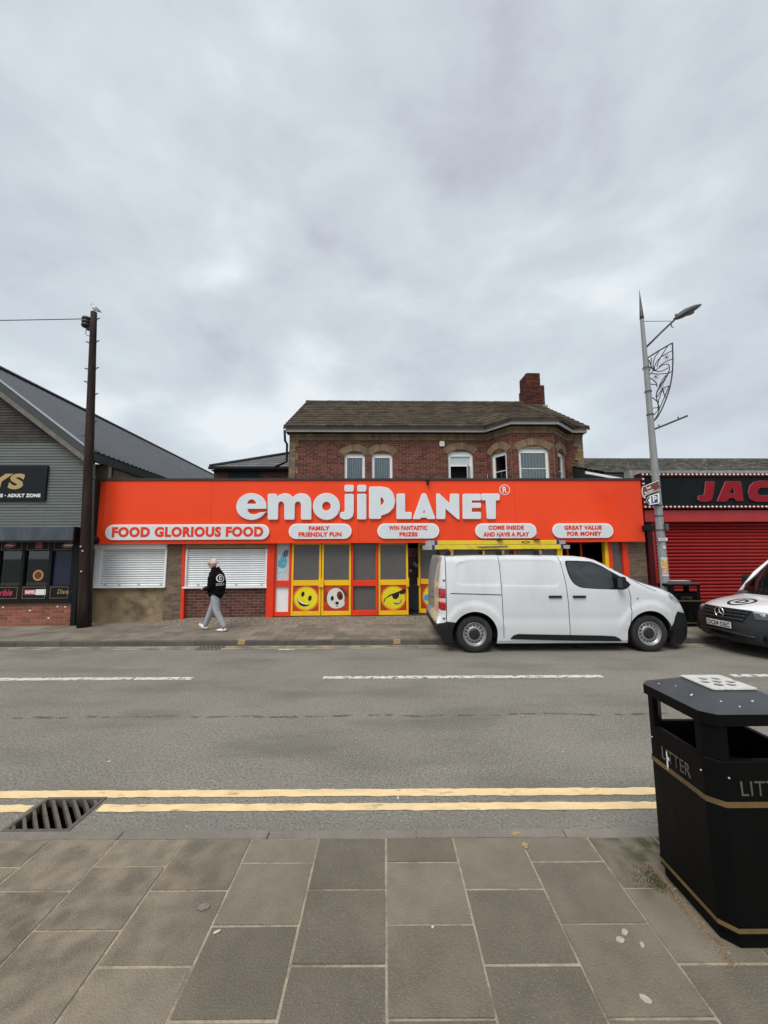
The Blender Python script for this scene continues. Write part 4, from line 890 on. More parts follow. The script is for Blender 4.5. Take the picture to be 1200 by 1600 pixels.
for a, b in zip(mull, mull[1:]):
    a += .041; b -= .041
    MB().box(a, b, LWP + .03, LWP + .045, zr2, zr1).build('pane', M['glass'] if b < l(80, 890)[0] else M['blue_dark'], sw_)
    MB().box(a, b, LWP - .02, LWP + .08, zr1, zh).build('top_panel', M['shop_black'], sw_); MB().box(a, b, LWP - .02, LWP + .08, zsill, zr2).build('bottom_panel', M['shop_black'], sw_)
    for za_, zb_ in ((zr1 + .03, zr1 + .27), (zsill + .03, zr2 - .03)):
        mb = MB()
        for q in ((a + .02, b - .02, za_, za_ + .01), (a + .02, b - .02, zb_ - .01, zb_), (a + .02, a + .03, za_ + .01, zb_ - .01), (b - .03, b - .02, za_ + .01, zb_ - .01)): mb.box(q[0], q[1], LWP - .025, LWP - .021, q[2], q[3])
        mb.build('gold_border', M['gold_line'], sw_)
yl = LWP - .024
tx('Barbie', -12, 19, 921, 931, 'pink', sw_, .03, yl, shear=.4)
a, zu = B(38, 921, yl); b, zv = B(72, 929.5, yl); mid = B(55.5, 925, yl)[0]
MB().box(a, mid, yl, yl + .003, zv, zu).build('red_label', M['toy_red'], sw_); MB().box(mid, b, yl, yl + .003, zv, zu).build('white_label', M['sign_white'], sw_)
tx('MARVEL', 40, 54.5, 922.5, 928, 'sign_white', sw_, .05, yl - .004)
tx('Disney', 90, 113, 921, 930, 'gold', sw_, .0, yl, shear=.25)
def oval(px0, px1, py0, py1, mat, t, tm, sh=.2):
    a, zu = B(px0, py0, yl); b, zv = B(px1, py1, yl); MB().disc(((a + b) / 2, (zu + zv) / 2), (b - a) / 2, (zu - zv) / 2, yl, 24, .12).build('oval_label', M[mat], sw_); tx(t, px0 + 3, px1 - 3, py0 + 3, py1 - 3, tm, sw_, .05, yl - .004, shear=sh)
oval(97, 117, 847.5, 856.5, 'nerf_red', 'NERF', 'sign_white'); oval(6, 25, 848, 856.5, 'nerf_red', 'Play', 'sign_white')
a, zu = B(56, 847, yl); b, zv = B(66, 857, yl); MB().box(a, b, yl, yl + .002, zv, zu).build('brown_label', M['nerf_red'], sw_)
a, zz = B(58.5, 899, LWP); MB().disc((a, zz), .13, .135, LWP + .02).build('round_sticker', M['gold'], sw_); MB().disc((a, zz), .09, .095, LWP + .018).build('sticker_centre', M['maroon'], sw_)
# dim goods behind the glass
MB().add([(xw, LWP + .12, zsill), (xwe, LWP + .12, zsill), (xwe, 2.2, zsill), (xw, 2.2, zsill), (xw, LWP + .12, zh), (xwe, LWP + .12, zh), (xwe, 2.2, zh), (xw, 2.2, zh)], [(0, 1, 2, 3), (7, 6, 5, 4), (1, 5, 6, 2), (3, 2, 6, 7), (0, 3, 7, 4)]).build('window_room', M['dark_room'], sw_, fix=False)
for x_, hh, mt_, lab in ((-9.75, .62, 'poster_pale', 'pale toy box in the leftmost bay of the black shop window'), (-9.25, .45, 'toy_red', 'dark red toy box low behind the shop window glass'), (-8.75, .58, 'plum', 'plum coloured toy box behind the round gold sticker')):
    o = bevel(MB().box(x_, x_ + .24, .35, .55, zsill + .001, zsill + hh).build('toy_box', M[mt_], None), .01); o.matrix_world = BM; tag(o, lab, 'box', 'toy boxes behind the shop window')
nbk = brick_part(ls, xw, xwe + .04, LOWZ - .06, zbr - .002, LWP, 'brick_shop', mort='mortar')
MB().box(xw, xwe + .1, LWP + .13, LWP + .25, 0, zsill).build('base_wall', M['shop_black'], ls)
MB().hexa([(l(110.5, 975)[0], LP - .03, LOWZ - .03), (l(117.5, 975)[0], LP - .03, LOWZ - .03), (l(117.5, 975)[0], LP + .2, LOWZ - .03), (l(110.5, 975)[0], LP + .2, LOWZ - .03), (l(119, 846)[0], LP - .03, zh), (l(127, 846)[0], LP - .03, zh), (l(127, 846)[0], LP + .2, zh), (l(119, 846)[0], LP + .2, zh)]).build('corner_post', M['shop_black'], ls)
for px, py in ((5, 949), (47, 954), (90, 948), (102, 948.5), (76, 966)):
    x, zz = l(px, py, LWP); o = MB().ball((0, 0, 0), .024, 7, 5, (1.2, .3, .9)).build('paint_chip', M['sign_white'], ls, loc=(x, LWP - .001, zz))
# ================================================================== RIGHT SHOP (red shutter)
add('red_shutter', (.27, .008, .008), .42, .1, 3, objr=.06, spec=.35); add('red_beam', (.36, .015, .017), .4, .1, 2); add('red_dark', (.06, .005, .008), .5, .1, spec=.2); add('sign_navy', (.006, .008, .011), .6, .2, 3, spec=.15); add('jac_red', (.24, .004, .012), .45, .08, spec=.2); add('jac_edge', (.24, .085, .075), .5); add('bulb', (.8, .76, .70), .25, .05); add('bulb_red', (.28, .02, .03), .5)
rs = thing('red_shutter_shop', 'shop with wide red roller shutter under a black sign at the right edge', 'building', BM)
RP = .20; r_ = lambda px, py, ly=RP: B(px, py, ly)
rx0 = r_(1012, 860)[0]; rx1 = rx0 + 9.5
zb1, zb2_ = r_(1100, 815.5, RP - .12)[1], r_(1100, 797, RP - .12)[1]
bevel(MB().box(rx0 - .1, rx1, RP - .14, RP + .2, zb1, zb2_).build('red_beam', M['red_beam'], rs), .01, 2)
MB().box(rx0 - .02, rx0 + .13, RP - .06, RP + .25, 0, zb1 - .002).build('door_post', M['red_dark'], rs); MB().box(rx0 + .131, rx0 + .2, RP - .03, RP + .2, 0, zb1 - .002).build('guide_rail', M['red_beam'], rs)
rsh = thing('red_roller_shutter', 'wide closed red roller shutter behind the lamp post', 'shutter', BM)
z = .12; h = (zb1 - .12) / 27; prof = [(RP + .12, 0), (RP + .075, h * .10), (RP + .062, h * .45), (RP + .08, h * .8), (RP + .12, h * .98)]
me = MB().prism(prof, rx0 + .201, rx1 - .1, 'x').mesh('slat', M['red_shutter'])
for i in range(27): link('slat', me, rsh, (0, 0, z + i * h))
MB().box(rx0 + .2, rx1, RP + .13, RP + .25, 0, zb1).build('back_wall', M['red_dark'], rs)
jb = thing('bulb_sign', 'black sign board with red JAC letters framed by rows of white bulbs', 'sign', BM)
zs0, zs1 = r_(1100, 794.5, RP - .2)[1], r_(1100, 740, RP - .2)[1]; xs0 = r_(1006, 770, RP - .2)[0]
MB().box(xs0, rx1, RP - .18, RP + .1, zs0 + .08, zs1 - .08).build('board', M['sign_navy'], jb)
mb = MB(); mb.box(xs0 - .06, rx1, RP - .22, RP + .1, zs1 - .08, zs1 + .01); mb.build('top_rail', M['red_dark'], jb); MB().box(xs0 - .06, rx1, RP - .22, RP + .1, zs0 - .0, zs0 + .079).build('bottom_rail', M['red_dark'], jb); MB().box(xs0 - .06, xs0 + .03, RP - .22, RP + .1, zs0 + .08, zs1 - .081).build('side_rail', M['red_dark'], jb)
bm_ = MB().ball((0, 0, 0), .027, 10, 6).mesh('bulb', M['bulb']); hm = MB().lathe([(.036, .03), (.036, .012), (.022, .0)], (0, 0, 0), 'y', 10).mesh('holder', M['bulb_red'])
x = xs0 - .02; i = 0; px_ = 6.95 * 10.0 / 600
while x < rx1 - .5 and i < 44:
    for zz in (zs1 - .035, zs0 + .04):
        b = link('bulb', bm_, jb, (x, RP - .245, zz)); link('holder', hm, b)
    x += px_; i += 1
for k in range(1, 7): b = link('bulb', bm_, jb, (xs0 - .02, RP - .245, zs0 + .04 + (zs1 - zs0 - .075) * k / 7)); link('holder', hm, b)
C7 = lambda P: [(1060 + x / 8.571, 730 + y / 8.571) for x, y in P]
for P, hole in (([(380, 190), (498, 190), (470, 400), (445, 445), (390, 460), (310, 455), (272, 440), (282, 378), (350, 375), (362, 350)], None), ([(645, 190), (848, 190), (882, 447), (785, 450), (765, 410), (690, 410), (655, 455), (530, 457)], [(745, 250), (690, 350), (768, 350)]),
                ([(1320, 190), (1120, 178), (1030, 195), (970, 250), (950, 340), (975, 425), (1040, 455), (1120, 460), (1310, 450), (1318, 375), (1200, 375), (1110, 378), (1070, 350), (1075, 300), (1110, 270), (1310, 275)], None)):
    pr = [[r_(x, y, RP - .24) for x, y in C7(smooth_poly(q, 12))] for q in ([P, hole] if hole else [P])]
    o = link('letter', curve_mesh('letter', pr, .012, .006, M['jac_edge']), jb, (0, RP - .20, 0)); link('face', curve_mesh('face', pr, .002, 0, M['jac_red']), o, (0, -.0175, 0))
# mossy roof behind both signs and white barge board
RZ0, RZ1 = r_(1100, 738, .5)[1], r_(1100, 721, 4.5)[1]; qx0, qx1 = B(913, 735, 1.5)[0], rx1
mb = MB(); nc = 14
for c in range(nc):
    s0, s1 = c / nc, (c + 1.15) / nc; x = qx0 + (0 if c % 2 else -.2)
    while x < qx1:
        a, b = max(x, qx0) + .003, x + .4 - .003; x += .4; u = random.uniform(0, .02)
        f = lambda s, up: (.5 + 4.0 * s, RZ0 + (RZ1 - RZ0) * s + up)
        y0_, z0_ = f(s0, .03 + u); y1_, z1_ = f(min(s1, 1), .008); mb.add([(a, y0_, z0_), (b, y0_, z0_), (b, y1_, z1_), (a, y1_, z1_), (a, y0_, z0_ - .035), (b, y0_, z0_ - .035)], [(0, 1, 2, 3), (4, 5, 1, 0)])
o = mb.build('roof', M['mossy'], rs, fix=False); o['kind'] = 'stuff'
MB().box(qx0, qx1, 4.35, 4.65, RZ1 - .02, RZ1 + .09).build('ridge', M['mossy'], rs)
MB().hexa([(qx0, .52, RZ0 - 1.2), (qx1, .52, RZ0 - 1.2), (qx1, 4.4, RZ0 - 1.2), (qx0, 4.4, RZ0 - 1.2), (qx0, .52, RZ0 - .04), (qx1, .52, RZ0 - .04), (qx1, 4.4, RZ1 - .04), (qx0, 4.4, RZ1 - .04)]).build('roof_core', M['coping'], rs)
MB().box(rx0 - .3, rx1, RP + .05, .5, zs1 - .1, RZ0 + .0).build('parapet', M['lead'], rs)
a, b = B(915, 738.5, .42), B(990, 752, .42); MB().hexa([(a[0], .40, a[1] - .035), (b[0], .40, b[1] - .035), (b[0], .45, b[1] - .035), (a[0], .45, a[1] - .035), (a[0], .40, a[1] + .035), (b[0], .40, b[1] + .035), (b[0], .45, b[1] + .035), (a[0], .45, a[1] + .035)]).build('white_barge', M['upvc'], rs)
cv = thing('wall_floodlight', 'black floodlight box in the gap beside the orange fascia', 'light', BM)
x, z = B(1012, 825, -.05); bevel(MB().box(x - .12, x + .16, -.10, .08, z - .09, z + .07).build('housing', M['black_gutter'], cv), .02); MB().box(x + .02, x + .06, .08, .3, z - .02, z + .03).build('bracket', M['black_gutter'], cv); MB().tube([(x + .16, -.02, z), (x + .34, -.05, z - .02), (x + .36, 0, z + .1)], .012, 6).build('cable', M['black_gutter'], cv)
# ================================================================== VEHICLES
add('van_white', (.63, .65, .665), .28, .05, 1.5, coat=.9, dirt=(.42, .42, .40, .6), dscale=1.1, dlo=.55, dhi=.85, stretch=(1, 1, .35)); add('van_white2', (.78, .79, .79), .2, .02, 2, coat=.6)
add('van_black', (.013, .013, .014), .6, .15, 6, bump=.15, bscale=200, spec=.25); add('van_black2', (.022, .024, .026), .55, .12, 6, spec=.3); add('seam', (.03, .03, .03), .8); add('gloss_black', (.007, .007, .008), .3, spec=.3)
add('tyre', (.014, .014, .014), .85, .3, 8, bump=.2, bscale=60, dirt=(.06, .055, .05, .5), dscale=4); add('rim', (.36, .36, .355), .35, .1, 6, metal=.6); add('hub', (.012, .012, .012), .5); add('tail_red', (.42, .004, .008), .15, .25, 14, coat=.8); add('tail_clear', (.55, .45, .43), .15, .2, 20, coat=.6)
add('lamp_glass', (.42, .44, .46), .12, .4, 14, coat=1, metal=.3); add('lamp_dark', (.05, .055, .06), .2, .3, 10, coat=.8); add('chrome', (.8, .8, .8), .12, .02, metal=1); add('trim_grey', (.11, .112, .115), .7, .1); add('seat', (.05, .052, .056), .9, .2); add('plate', (.60, .60, .56), .5, .05); add('plate_ink', (.015, .015, .015), .5)
add('ladder_yellow', (.72, .55, .02), .45, .12, 5, dirt=(.3, .22, .05, .5), dscale=5); add('alu', (.5, .51, .52), .35, .15, 8, metal=.7); add('blue_cap', (.01, .03, .14), .5)
def inside(P, x, z):
    c = False; n = len(P); j = n - 1
    for i in range(n):
        if (P[i][1] > z) != (P[j][1] > z) and x < (P[j][0] - P[i][0]) * (z - P[i][1]) / (P[j][1] - P[i][1]) + P[i][0]: c = not c
        j = i
    return c
def seg_d(p, a, b):
    ax, az = a; bx_, bz = b; dx, dz_ = bx_ - ax, bz - az; L2 = dx * dx + dz_ * dz_
    t = 0 if L2 == 0 else max(0, min(1, ((p[0] - ax) * dx + (p[1] - az) * dz_) / L2)); return math.hypot(p[0] - ax - t * dx, p[1] - az - t * dz_)
def resample(P, step, closed=True):
    out = []; n = len(P)
    for i in range(n if closed else n - 1):
        a, b = P[i], P[(i + 1) % n]; d = math.hypot(b[0] - a[0], b[1] - a[1]); m = max(1, int(d / step))
        out += [(a[0] + (b[0] - a[0]) * k / m, a[1] + (b[1] - a[1]) * k / m) for k in range(m)]
    if not closed: out.append(P[-1])
    return out
def thick(line, w_):         # thin closed polygon round a polyline
    L_, R_ = [], []
    for i, p in enumerate(line):
        a, b = line[max(i - 1, 0)], line[min(i + 1, len(line) - 1)]; t = Vector((b[0] - a[0], b[1] - a[1])).normalized(); n = Vector((-t.y, t.x)) * w_
        L_.append((p[0] + n.x, p[1] + n.y)); R_.append((p[0] - n.x, p[1] - n.y))
    return L_ + R_[::-1]
def body_side(root, outline, cut, regions, W, width, grid=.045, extra=()):
    """CDT of the side outline; regions = [(part name, material or None, polygon, inset)], first match wins"""
    pts = []; edges = []
    def loop(P, st):
        q = resample(P, st); o = len(pts); pts.extend(Vector(p) for p in q); edges.extend((o + i, o + (i + 1) % len(q)) for i in range(len(q)))
    loop(outline, .04)
    for P in cut: loop(P, .04)
    for _, _, P, _ in regions: loop(P, .05)
    for P in extra: loop(P, .04)
    xs_ = [p[0] for p in outline]; zs_ = [p[1] for p in outline]; x = min(xs_)
    while x < max(xs_):
        z = min(zs_)
        while z < max(zs_):
            p = (x + random.uniform(-.004, .004), z + random.uniform(-.004, .004))
            if inside(outline, *p) and not any(inside(c, *p) for c in cut): pts.append(Vector(p))
            z += grid
        x += grid
    V, E_, F, *_ = delaunay_2d_cdt(pts, edges, [], 0, 1e-5)
    groups = {}
    for f in F:
        cx = sum(V[i].x for i in f) / 3; cz_ = sum(V[i].y for i in f) / 3
        if not inside(outline, cx, cz_) or any(inside(c, cx, cz_) for c in cut): continue
        k = next((i for i, r in enumerate(regions) if inside(r[2], cx, cz_)), -1)
        groups.setdefault(k, []).append(f)
    for k, fs_ in groups.items():
        nm, mt, _, ins = regions[k] if k >= 0 else ('side_panel', root['paint'], None, 0)
        if mt is None: continue
        for far in (0, 1):
            ids = sorted({i for f in fs_ for i in f}); mp_ = {i: j for j, i in enumerate(ids)}
            vs = []
            for i in ids:
                y = W(V[i].x, V[i].y) + ins; vs.append((V[i].x, width - y if far else y, V[i].y))
            mb = MB().add(vs, [tuple(mp_[i] for i in (f if not far else f[::-1])) for f in fs_], True)
            mb.build(nm, M[mt], root, fix=False)
def band(root, line, W, width, spec, nt_=10, crown=.03):
    """skin across the width along the silhouette; spec(i) -> (part name, material)"""
    n = len(line); rows = []
    for i, (x, z) in enumerate(line):
        a, b = line[max(i - 1, 0)], line[min(i + 1, n - 1)]; t = Vector((b[0] - a[0], b[1] - a[1])).normalized(); nm = Vector((-t.y, t.x)); y0 = W(x, z)
        rows.append([(x + nm.x * crown * (1 - u * u) * spec(min(i, n - 2))[2], width / 2 + u * (width / 2 - y0), z + nm.y * crown * (1 - u * u) * spec(min(i, n - 2))[2]) for u in [-1 + 2 * k / nt_ for k in range(nt_ + 1)]])
    parts = {}
    for i in range(n - 1):
        nm, mt, _ = spec(i); mb = parts.setdefault((nm, mt), MB()); mb.add(rows[i] + rows[i + 1], [(k, k + 1, nt_ + 2 + k, nt_ + 1 + k) for k in range(nt_)], True)
    for (nm, mt), mb in parts.items(): mb.build(nm, M[mt], root)
def wheel(root, x, y, z, r, out, rimm='rim'):      # out = -1: outer face towards -y
    t = MB().lathe([(r * .66, .10), (r * .93, .105), (r, .08), (r * 1.0, -.07), (r * .95, -.10), (r * .70, -.105), (r * .645, -.085), (r * .645, .09)], (0, 0, 0), 'y', 44).mesh('wheel', M['tyre'])
    o = link('wheel', t, root, (x, y, z), None, (0, 0, 0 if out < 0 else math.pi))
    me = MB().lathe([(r * .655, -.09), (r * .625, -.098), (r * .60, -.08), (r * .56, -.055), (r * .53, -.05)], (0, 0, 0), 'y', 44); me.build('rim', M[rimm], o)
    mb = MB(); n = 15; r0, r1, rm_ = r * .36, r * .535, .045
    for k in range(n):      # pierced steel disc: spokes between the holes plus inner ring
        a0, a1 = 2 * math.pi * k / n, 2 * math.pi * (k + .52) / n
        P = [(math.cos(a), math.sin(a)) for a in (a0, (a0 + a1) / 2, a1)]
        mb.add([(c * r0 * 1.12, -.058, s * r0 * 1.12) for c, s in P] + [(c * r1, -.05, s * r1) for c, s in P], [(0, 1, 4, 3), (1, 2, 5, 4)])
    mb.lathe([(r * .31, -.062), (r * .42, -.064), (r * .425, -.05)], (0, 0, 0), 'y', 30); mb.lathe([(r * .50, -.048), (r * .54, -.052)], (0, 0, 0), 'y', 30)
    mb.build('wheel_disc', M[rimm], o); MB().lathe([(r * .64, -.02), (0.001, -.02)], (0, 0, 0), 'y', 24).build('wheel_back', M['hub'], o)
    MB().lathe([(.001, -.074), (r * .22, -.076), (r * .30, -.07), (r * .32, -.055)], (0, 0, 0), 'y', 30).build('hub_cap', M['hub'], o)
    return o
# ------------------------------------------------------------------ white van in the middle
VY = 7.36; x_r, x_f = at_y(743.4, 1023, VY).x, at_y(1019.8, 1023, VY).x
VM = Matrix.Translation((0, VY, 0)) @ Matrix.Rotation(R(.5), 4, 'X')
van = thing('white_van', 'white panel van with black bumpers and ladders on its roof, parked before the arcade', 'van', VM); van['paint'] = 'van_white'
VW = 1.92
def v(px, py, y=0): return local(px, py, VM, y)
k1 = lambda P: [v(660 + x / 6, 830 + y / 6) for x, y in P]
k2 = lambda P: [v(870 + x / 5.714, 860 + y / 5.714) for x, y in P]
xrear = v(685.5, 920)[0] - .0
zsil = v(880, 1004)[1]
rear = [(xrear + .06, zsil + .06), (xrear - .035, .42), (xrear - .04, .62), (xrear, .68), (xrear + .005, 1.0), (xrear + .02, 1.3), (xrear + .06, 1.62), (xrear + .11, 1.80)]
roofl = [v(700, 869.5), v(740, 868), v(777, 867.5), v(830, 867.5), v(870, 868), v(905, 869), v(922.5, 871), v(936.5, 874.8), v(950.5, 881.5), v(968, 891.5), v(985.5, 902.5, .1), v(996, 908, .13), v(1010, 913, .15), v(1031, 919.5, .22), v(1045, 926, .28), v(1055, 936, .32), v(1062, 947, .34), v(1066.5, 956, .36)]
front = [v(1069.5, 968, .38), v(1071, 984, .38), v(1070.5, 998, .38), v(1062, 1005, .36)]
outline = rear + roofl + front + [v(1040, 1005), (v(1040, 1005)[0], zsil - .02), (xrear + .25, zsil - .02)]
cr_, cf_ = (x_r, .335), (x_f, .335); ra = .425
def archp(c, r): return [(c[0] + r * math.cos(R(a)), c[1] + r * math.sin(R(a))) for a in range(-12, 193, 6)] + [(c[0] - r * .98, -.2), (c[0] + r * .98, -.2)]
A1_, A2_ = archp(cr_, ra), archp(cf_, ra)
top_line = rear[2:] + roofl + front
xfc = v(1000, 930)[0]
def Wv(x, z):
    y = .0
    if z > .95: y += .105 * ((z - .95) / .9) ** 1.7
    if z < .55: y += .03 * ((.55 - z) / .35) ** 2
    d = min(seg_d((x, z), a, b) for a, b in zip(top_line, top_line[1:])); r = .13 if x > xrear + .3 else .10
    if d < r: y += r - math.sqrt(max(0, r * r - (r - d) ** 2))
    if x > xfc: y += .26 * ((x - xfc) / (front[1][0] - xfc)) ** 2.2
    for c in (cr_, cf_):
        q = math.hypot(x - c[0], z - c[1])
        if q < .60 and z > .3: y -= .030 * max(0, min(1, (.60 - q) / .05)) * max(0, min(1, (z - .38) / .25))
    for P in insets:
        if inside(P, x, z):
            dd = min(seg_d((x, z), P[i - 1], P[i]) for i in range(len(P))); tt = min(1, dd / .03); y += .011 * tt * tt * (3 - 2 * tt)
    if abs(z - .62) < .12: y += .008 * (1 - abs(z - .62) / .12)
    return y
def shrink(P, d):
    c = Vector((sum(p[0] for p in P) / len(P), sum(p[1] for p in P) / len(P))); return [(p[0] + (c.x - p[0]) * d, p[1] + (c.y - p[1]) * d) for p in P]
def ring_in(P, d):
    out = []
    sg = 1 if sum(P[i - 1][0] * P[i][1] - P[i][0] * P[i - 1][1] for i in range(len(P))) > 0 else -1
    for i in range(len(P)):
        a, b = P[i - 2], P[(i + 1) % len(P)]; t = Vector((b[0] - a[0], b[1] - a[1])).normalized(); out.append((P[i][0] - t.y * d * sg, P[i][1] + t.x * d * sg))
    return out
inset1 = smooth_poly(k1([(318, 330), (335, 300), (430, 268), (722, 262), (742, 515), (380, 512), (325, 490)]), .07)
inset2 = smooth_poly([v(783, 874), v(866, 875), v(871, 880), v(875, 912), v(871, 917), v(786, 916.5)], .06)
insets = [inset1, inset2]
win = smooth_poly(k2([(85, 92), (180, 92), (330, 100), (420, 140), (500, 190), (580, 235), (640, 278), (664, 305), (640, 335), (600, 352), (500, 350), (350, 345), (220, 335), (160, 305), (122, 250), (100, 180)]), .05)
wglass = shrink(win, .045)
tri = k2([(498, 188), (580, 235), (640, 278), (664, 305), (640, 335), (600, 352), (520, 350), (510, 250)])
seams = [thick(resample(k2([(36, 60), (60, 170), (85, 300), (105, 480), (120, 700), (124, 812)]), .06, False), .006), thick(resample(k2([(645, 345), (661, 420), (662, 600), (648, 720), (640, 812)]), .06, False), .006), thick(resample(k1([(725, 240), (745, 560), (768, 1005)]), .06, False), .006),
         thick(resample([v(696.6, 870), v(697, 905), v(697.5, 940), v(698, 972)], .06, False), .007), thick(resample([v(704, 927.5), v(745, 928.5), v(785, 929.8)], .06, False), .009), thick(resample(k2([(660, 245), (720, 285), (800, 325), (900, 365)]), .06, False), .005)]
mould = [v(797.5, 998.8), v(803, 993), v(810, 990.8), v(870, 992), v(940, 993.2), v(962, 994.5), v(969, 998), v(972.5, 1002.3), v(890, 1001.3)]
bump_r = [(xrear - .2, .0), (xrear - .2, v(690, 976)[1]), v(694, 973), v(698, 971), v(716, 973), (x_r - .2, .0)]
bump_f = [v(1046, 985, .1), v(1048, 977, .1), v(1053.5, 954.5, .2), v(1058, 955.5, .25), v(1069, 957.5, .36), (v(1075, 960)[0] + .5, v(1075, 960, .36)[1]), (v(1075, 1000)[0] + .5, 0.0), (x_f + .2, .0)]
tail = [v(684.5, 921), v(688, 919.5), v(696.2, 920.5), v(696.8, 954), v(690, 954), v(685, 951)]
tailc = [v(684, 935.3), v(696.3, 935), v(696.5, 941), v(684, 940.6)]
k2h = lambda P: [v(870 + x / 5.714, 860 + y / 5.714, .25) for x, y in P]
head = smooth_poly(k2h([(932, 385), (950, 376), (1000, 392), (1045, 425), (1078, 470), (1060, 474), (1000, 452), (950, 425)]), .03)
sill = [(x_r + .3, zsil - .1), (x_r + .3, zsil + .025), (x_f - .3, zsil + .025), (x_f - .3, zsil - .1)]
regs = [('side_window', 'van_glass', [p for p in wglass], .006)] + [('seam', 'seam', s, .012) for s in seams] + [('mirror_corner', 'gloss_black', tri, .002), ('window_surround', 'gloss_black', win, .003), ('tail_light_band', 'tail_clear', tailc, -.004), ('tail_light', 'tail_red', tail, -.004), ('headlight', 'lamp_glass', head, -.003), ('side_moulding', 'van_black', mould, -.016), ('rear_bumper', 'van_black', bump_r, -.008), ('front_bumper', 'van_black', bump_f, -.008), ('sill', 'van_white', sill, .02)]
regs[0] = ('side_window', 'van_glass', wglass, .006)
# the black corner piece must win over the glass
regs.insert(0, ('mirror_corner', 'gloss_black', tri, .002))
body_side(van, outline, [A1_, A2_], regs, Wv, VW, extra=[ring_in(inset1, .015), ring_in(inset1, .03), ring_in(inset2, .015), ring_in(inset2, .03), inset1, inset2])
line = resample(rear + roofl + front, .08, False)
xa_, xb_ = v(985.5, 902)[0], v(928, 872)[0]
def vspec(i):
    x, z = line[i]
    if z < .52 and x < 2: return ('rear_bumper', 'van_black', .3)
    if x < roofl[0][0]: return ('rear_doors', 'van_white', .3)
    if xb_ < x < xa_: return ('windscreen', 'van_glass', 1.2)
    if x <= xb_: return ('roof', 'van_white', .25)
    if z > v(1066, 956)[1]: return ('bonnet', 'van_white', 1.5)
    return ('front_bumper', 'van_black', 3)
band(van, line, Wv, VW, vspec)
# underside, wheel wells, inner fittings
MB().box(xrear + .1, x_r - .45, .12, VW - .12, .28, .60).build('underside', M['van_black'], van); MB().box(x_r + .45, x_f - .45, .08, VW - .08, zsil - .04, .62).build('underside', M['van_black'], van); MB().box(x_f + .45, front[1][0] - .25, .45, VW - .45, .25, .7).build('underside', M['van_black'], van)
for c in (cr_, cf_):
    mb = MB(); P = archp(c, ra + .005)[:-2]; mb.add([(x, .02, z) for x, z in P] + [(x, .45, z) for x, z in P], [(i, i + 1, i + 1 + len(P), i + len(P)) for i in range(len(P) - 1)], True); mb.add([(x, .45, z) for x, z in P], [tuple(range(len(P)))])
    mb.build('wheel_arch_liner', M['van_black'], van)
for c in (cr_, cf_):
    wheel(van, c[0], .125, .335, .335, -1); wheel(van, c[0], VW - .125, .335 + .078, .335, 1)
zfl = .62; zbl = v(890, 905)[0]
MB().box(v(876, 900)[0] - .02, v(876, 900)[0] + .01, .14, VW - .14, zfl, 1.72).build('bulkhead', M['trim_grey'], van)
MB().box(v(876, 900)[0] + .011, xa_ + .1, .1, VW - .1, zfl - .02, zfl + .02).build('cab_floor', M['trim_grey'], van)
for yy in (.22, 1.0, 1.38):
    sx = v(884, 900)[0]; st = bevel(MB().hexa([(sx + .05, yy, .75), (sx + .6, yy, .8), (sx + .6, yy + .46, .8), (sx + .05, yy + .46, .75), (sx + .05, yy, .9), (sx + .6, yy, .98), (sx + .6, yy + .46, .98), (sx + .05, yy + .46, .9)]).build('seat', M['seat'], van), .04, 3)
    bevel(MB().hexa([(sx + .02, yy, .92), (sx + .2, yy, .92), (sx + .2, yy + .46, .92), (sx + .02, yy + .46, .92), (sx - .0, yy + .06, 1.32), (sx + .1, yy + .06, 1.32), (sx + .1, yy + .4, 1.32), (sx, yy + .4, 1.32)]).build('backrest', M['seat'], st), .04, 3)
    bevel(MB().box(sx + .0, sx + .09, yy + .12, yy + .36, 1.36, 1.53).build('headrest', M['seat'], st), .03, 3)
dx = v(968, 905)[0]; bevel(MB().hexa([(dx - .35, .14, .8), (dx + .4, .14, .8), (dx + .4, VW - .14, .8), (dx - .35, VW - .14, .8), (dx - .28, .14, 1.12), (dx + .3, .14, 1.16), (dx + .3, VW - .14, 1.16), (dx - .28, VW - .14, 1.12)]).build('dashboard', M['seat'], van), .05, 3)
swx, swz = v(925, 908)[0], 1.17; mb = MB(); RT = Matrix.Translation((swx, .48, swz)) @ Matrix.Rotation(R(-62), 4, 'Y'); mb.tube([RT @ Vector((.185 * math.cos(2 * math.pi * k / 24), .185 * math.sin(2 * math.pi * k / 24), 0)) for k in range(25)], .017, 8, False)
for a in (0, 2.4, -2.4): mb.tube([RT @ Vector((0, 0, -.02)), RT @ Vector((.18 * math.cos(a), .18 * math.sin(a), 0))], .018, 6)
mb.build('steering_wheel', M['seat'], van)
# handles, mirror, small fittings
for a, b in ((857, 877.5), (894.6, 915)):
    (p, q), (p2, q2) = v(a, 930.5), v(b, 934); y = Wv((p + p2) / 2, q); MB().ball(((p + p2) / 2, y + .012, (q + q2) / 2 + .01), .085, 14, 8, (1, .12, .5)).build('handle_recess', M['van_white'], van); bevel(MB().box(p, p2, y - .035, y - .002, q2, q).build('door_handle', M['van_black'], van), .012, 3)
(p, q), (p2, q2) = v(969, 901, -.12), v(978.5, 920, -.12); mr = bevel(MB().hexa([(p - .01, -.22, q2), (p2 - .02, -.20, q2), (p2, -.01, q2), (p + .02, -.01, q2), (p - .01, -.22, q), (p2 - .03, -.20, q), (p2 - .02, -.02, q), (p + .02, -.02, q)]).build('wing_mirror', M['van_black'], van), .03, 3)
MB().add([(p - .0105, -.20, q2 + .02), (p - .0105, -.05, q2 + .02), (p - .0105, -.05, q - .02), (p - .0105, -.20, q - .02)], [(0, 1, 2, 3)]).build('mirror_glass', M['chrome'], mr)
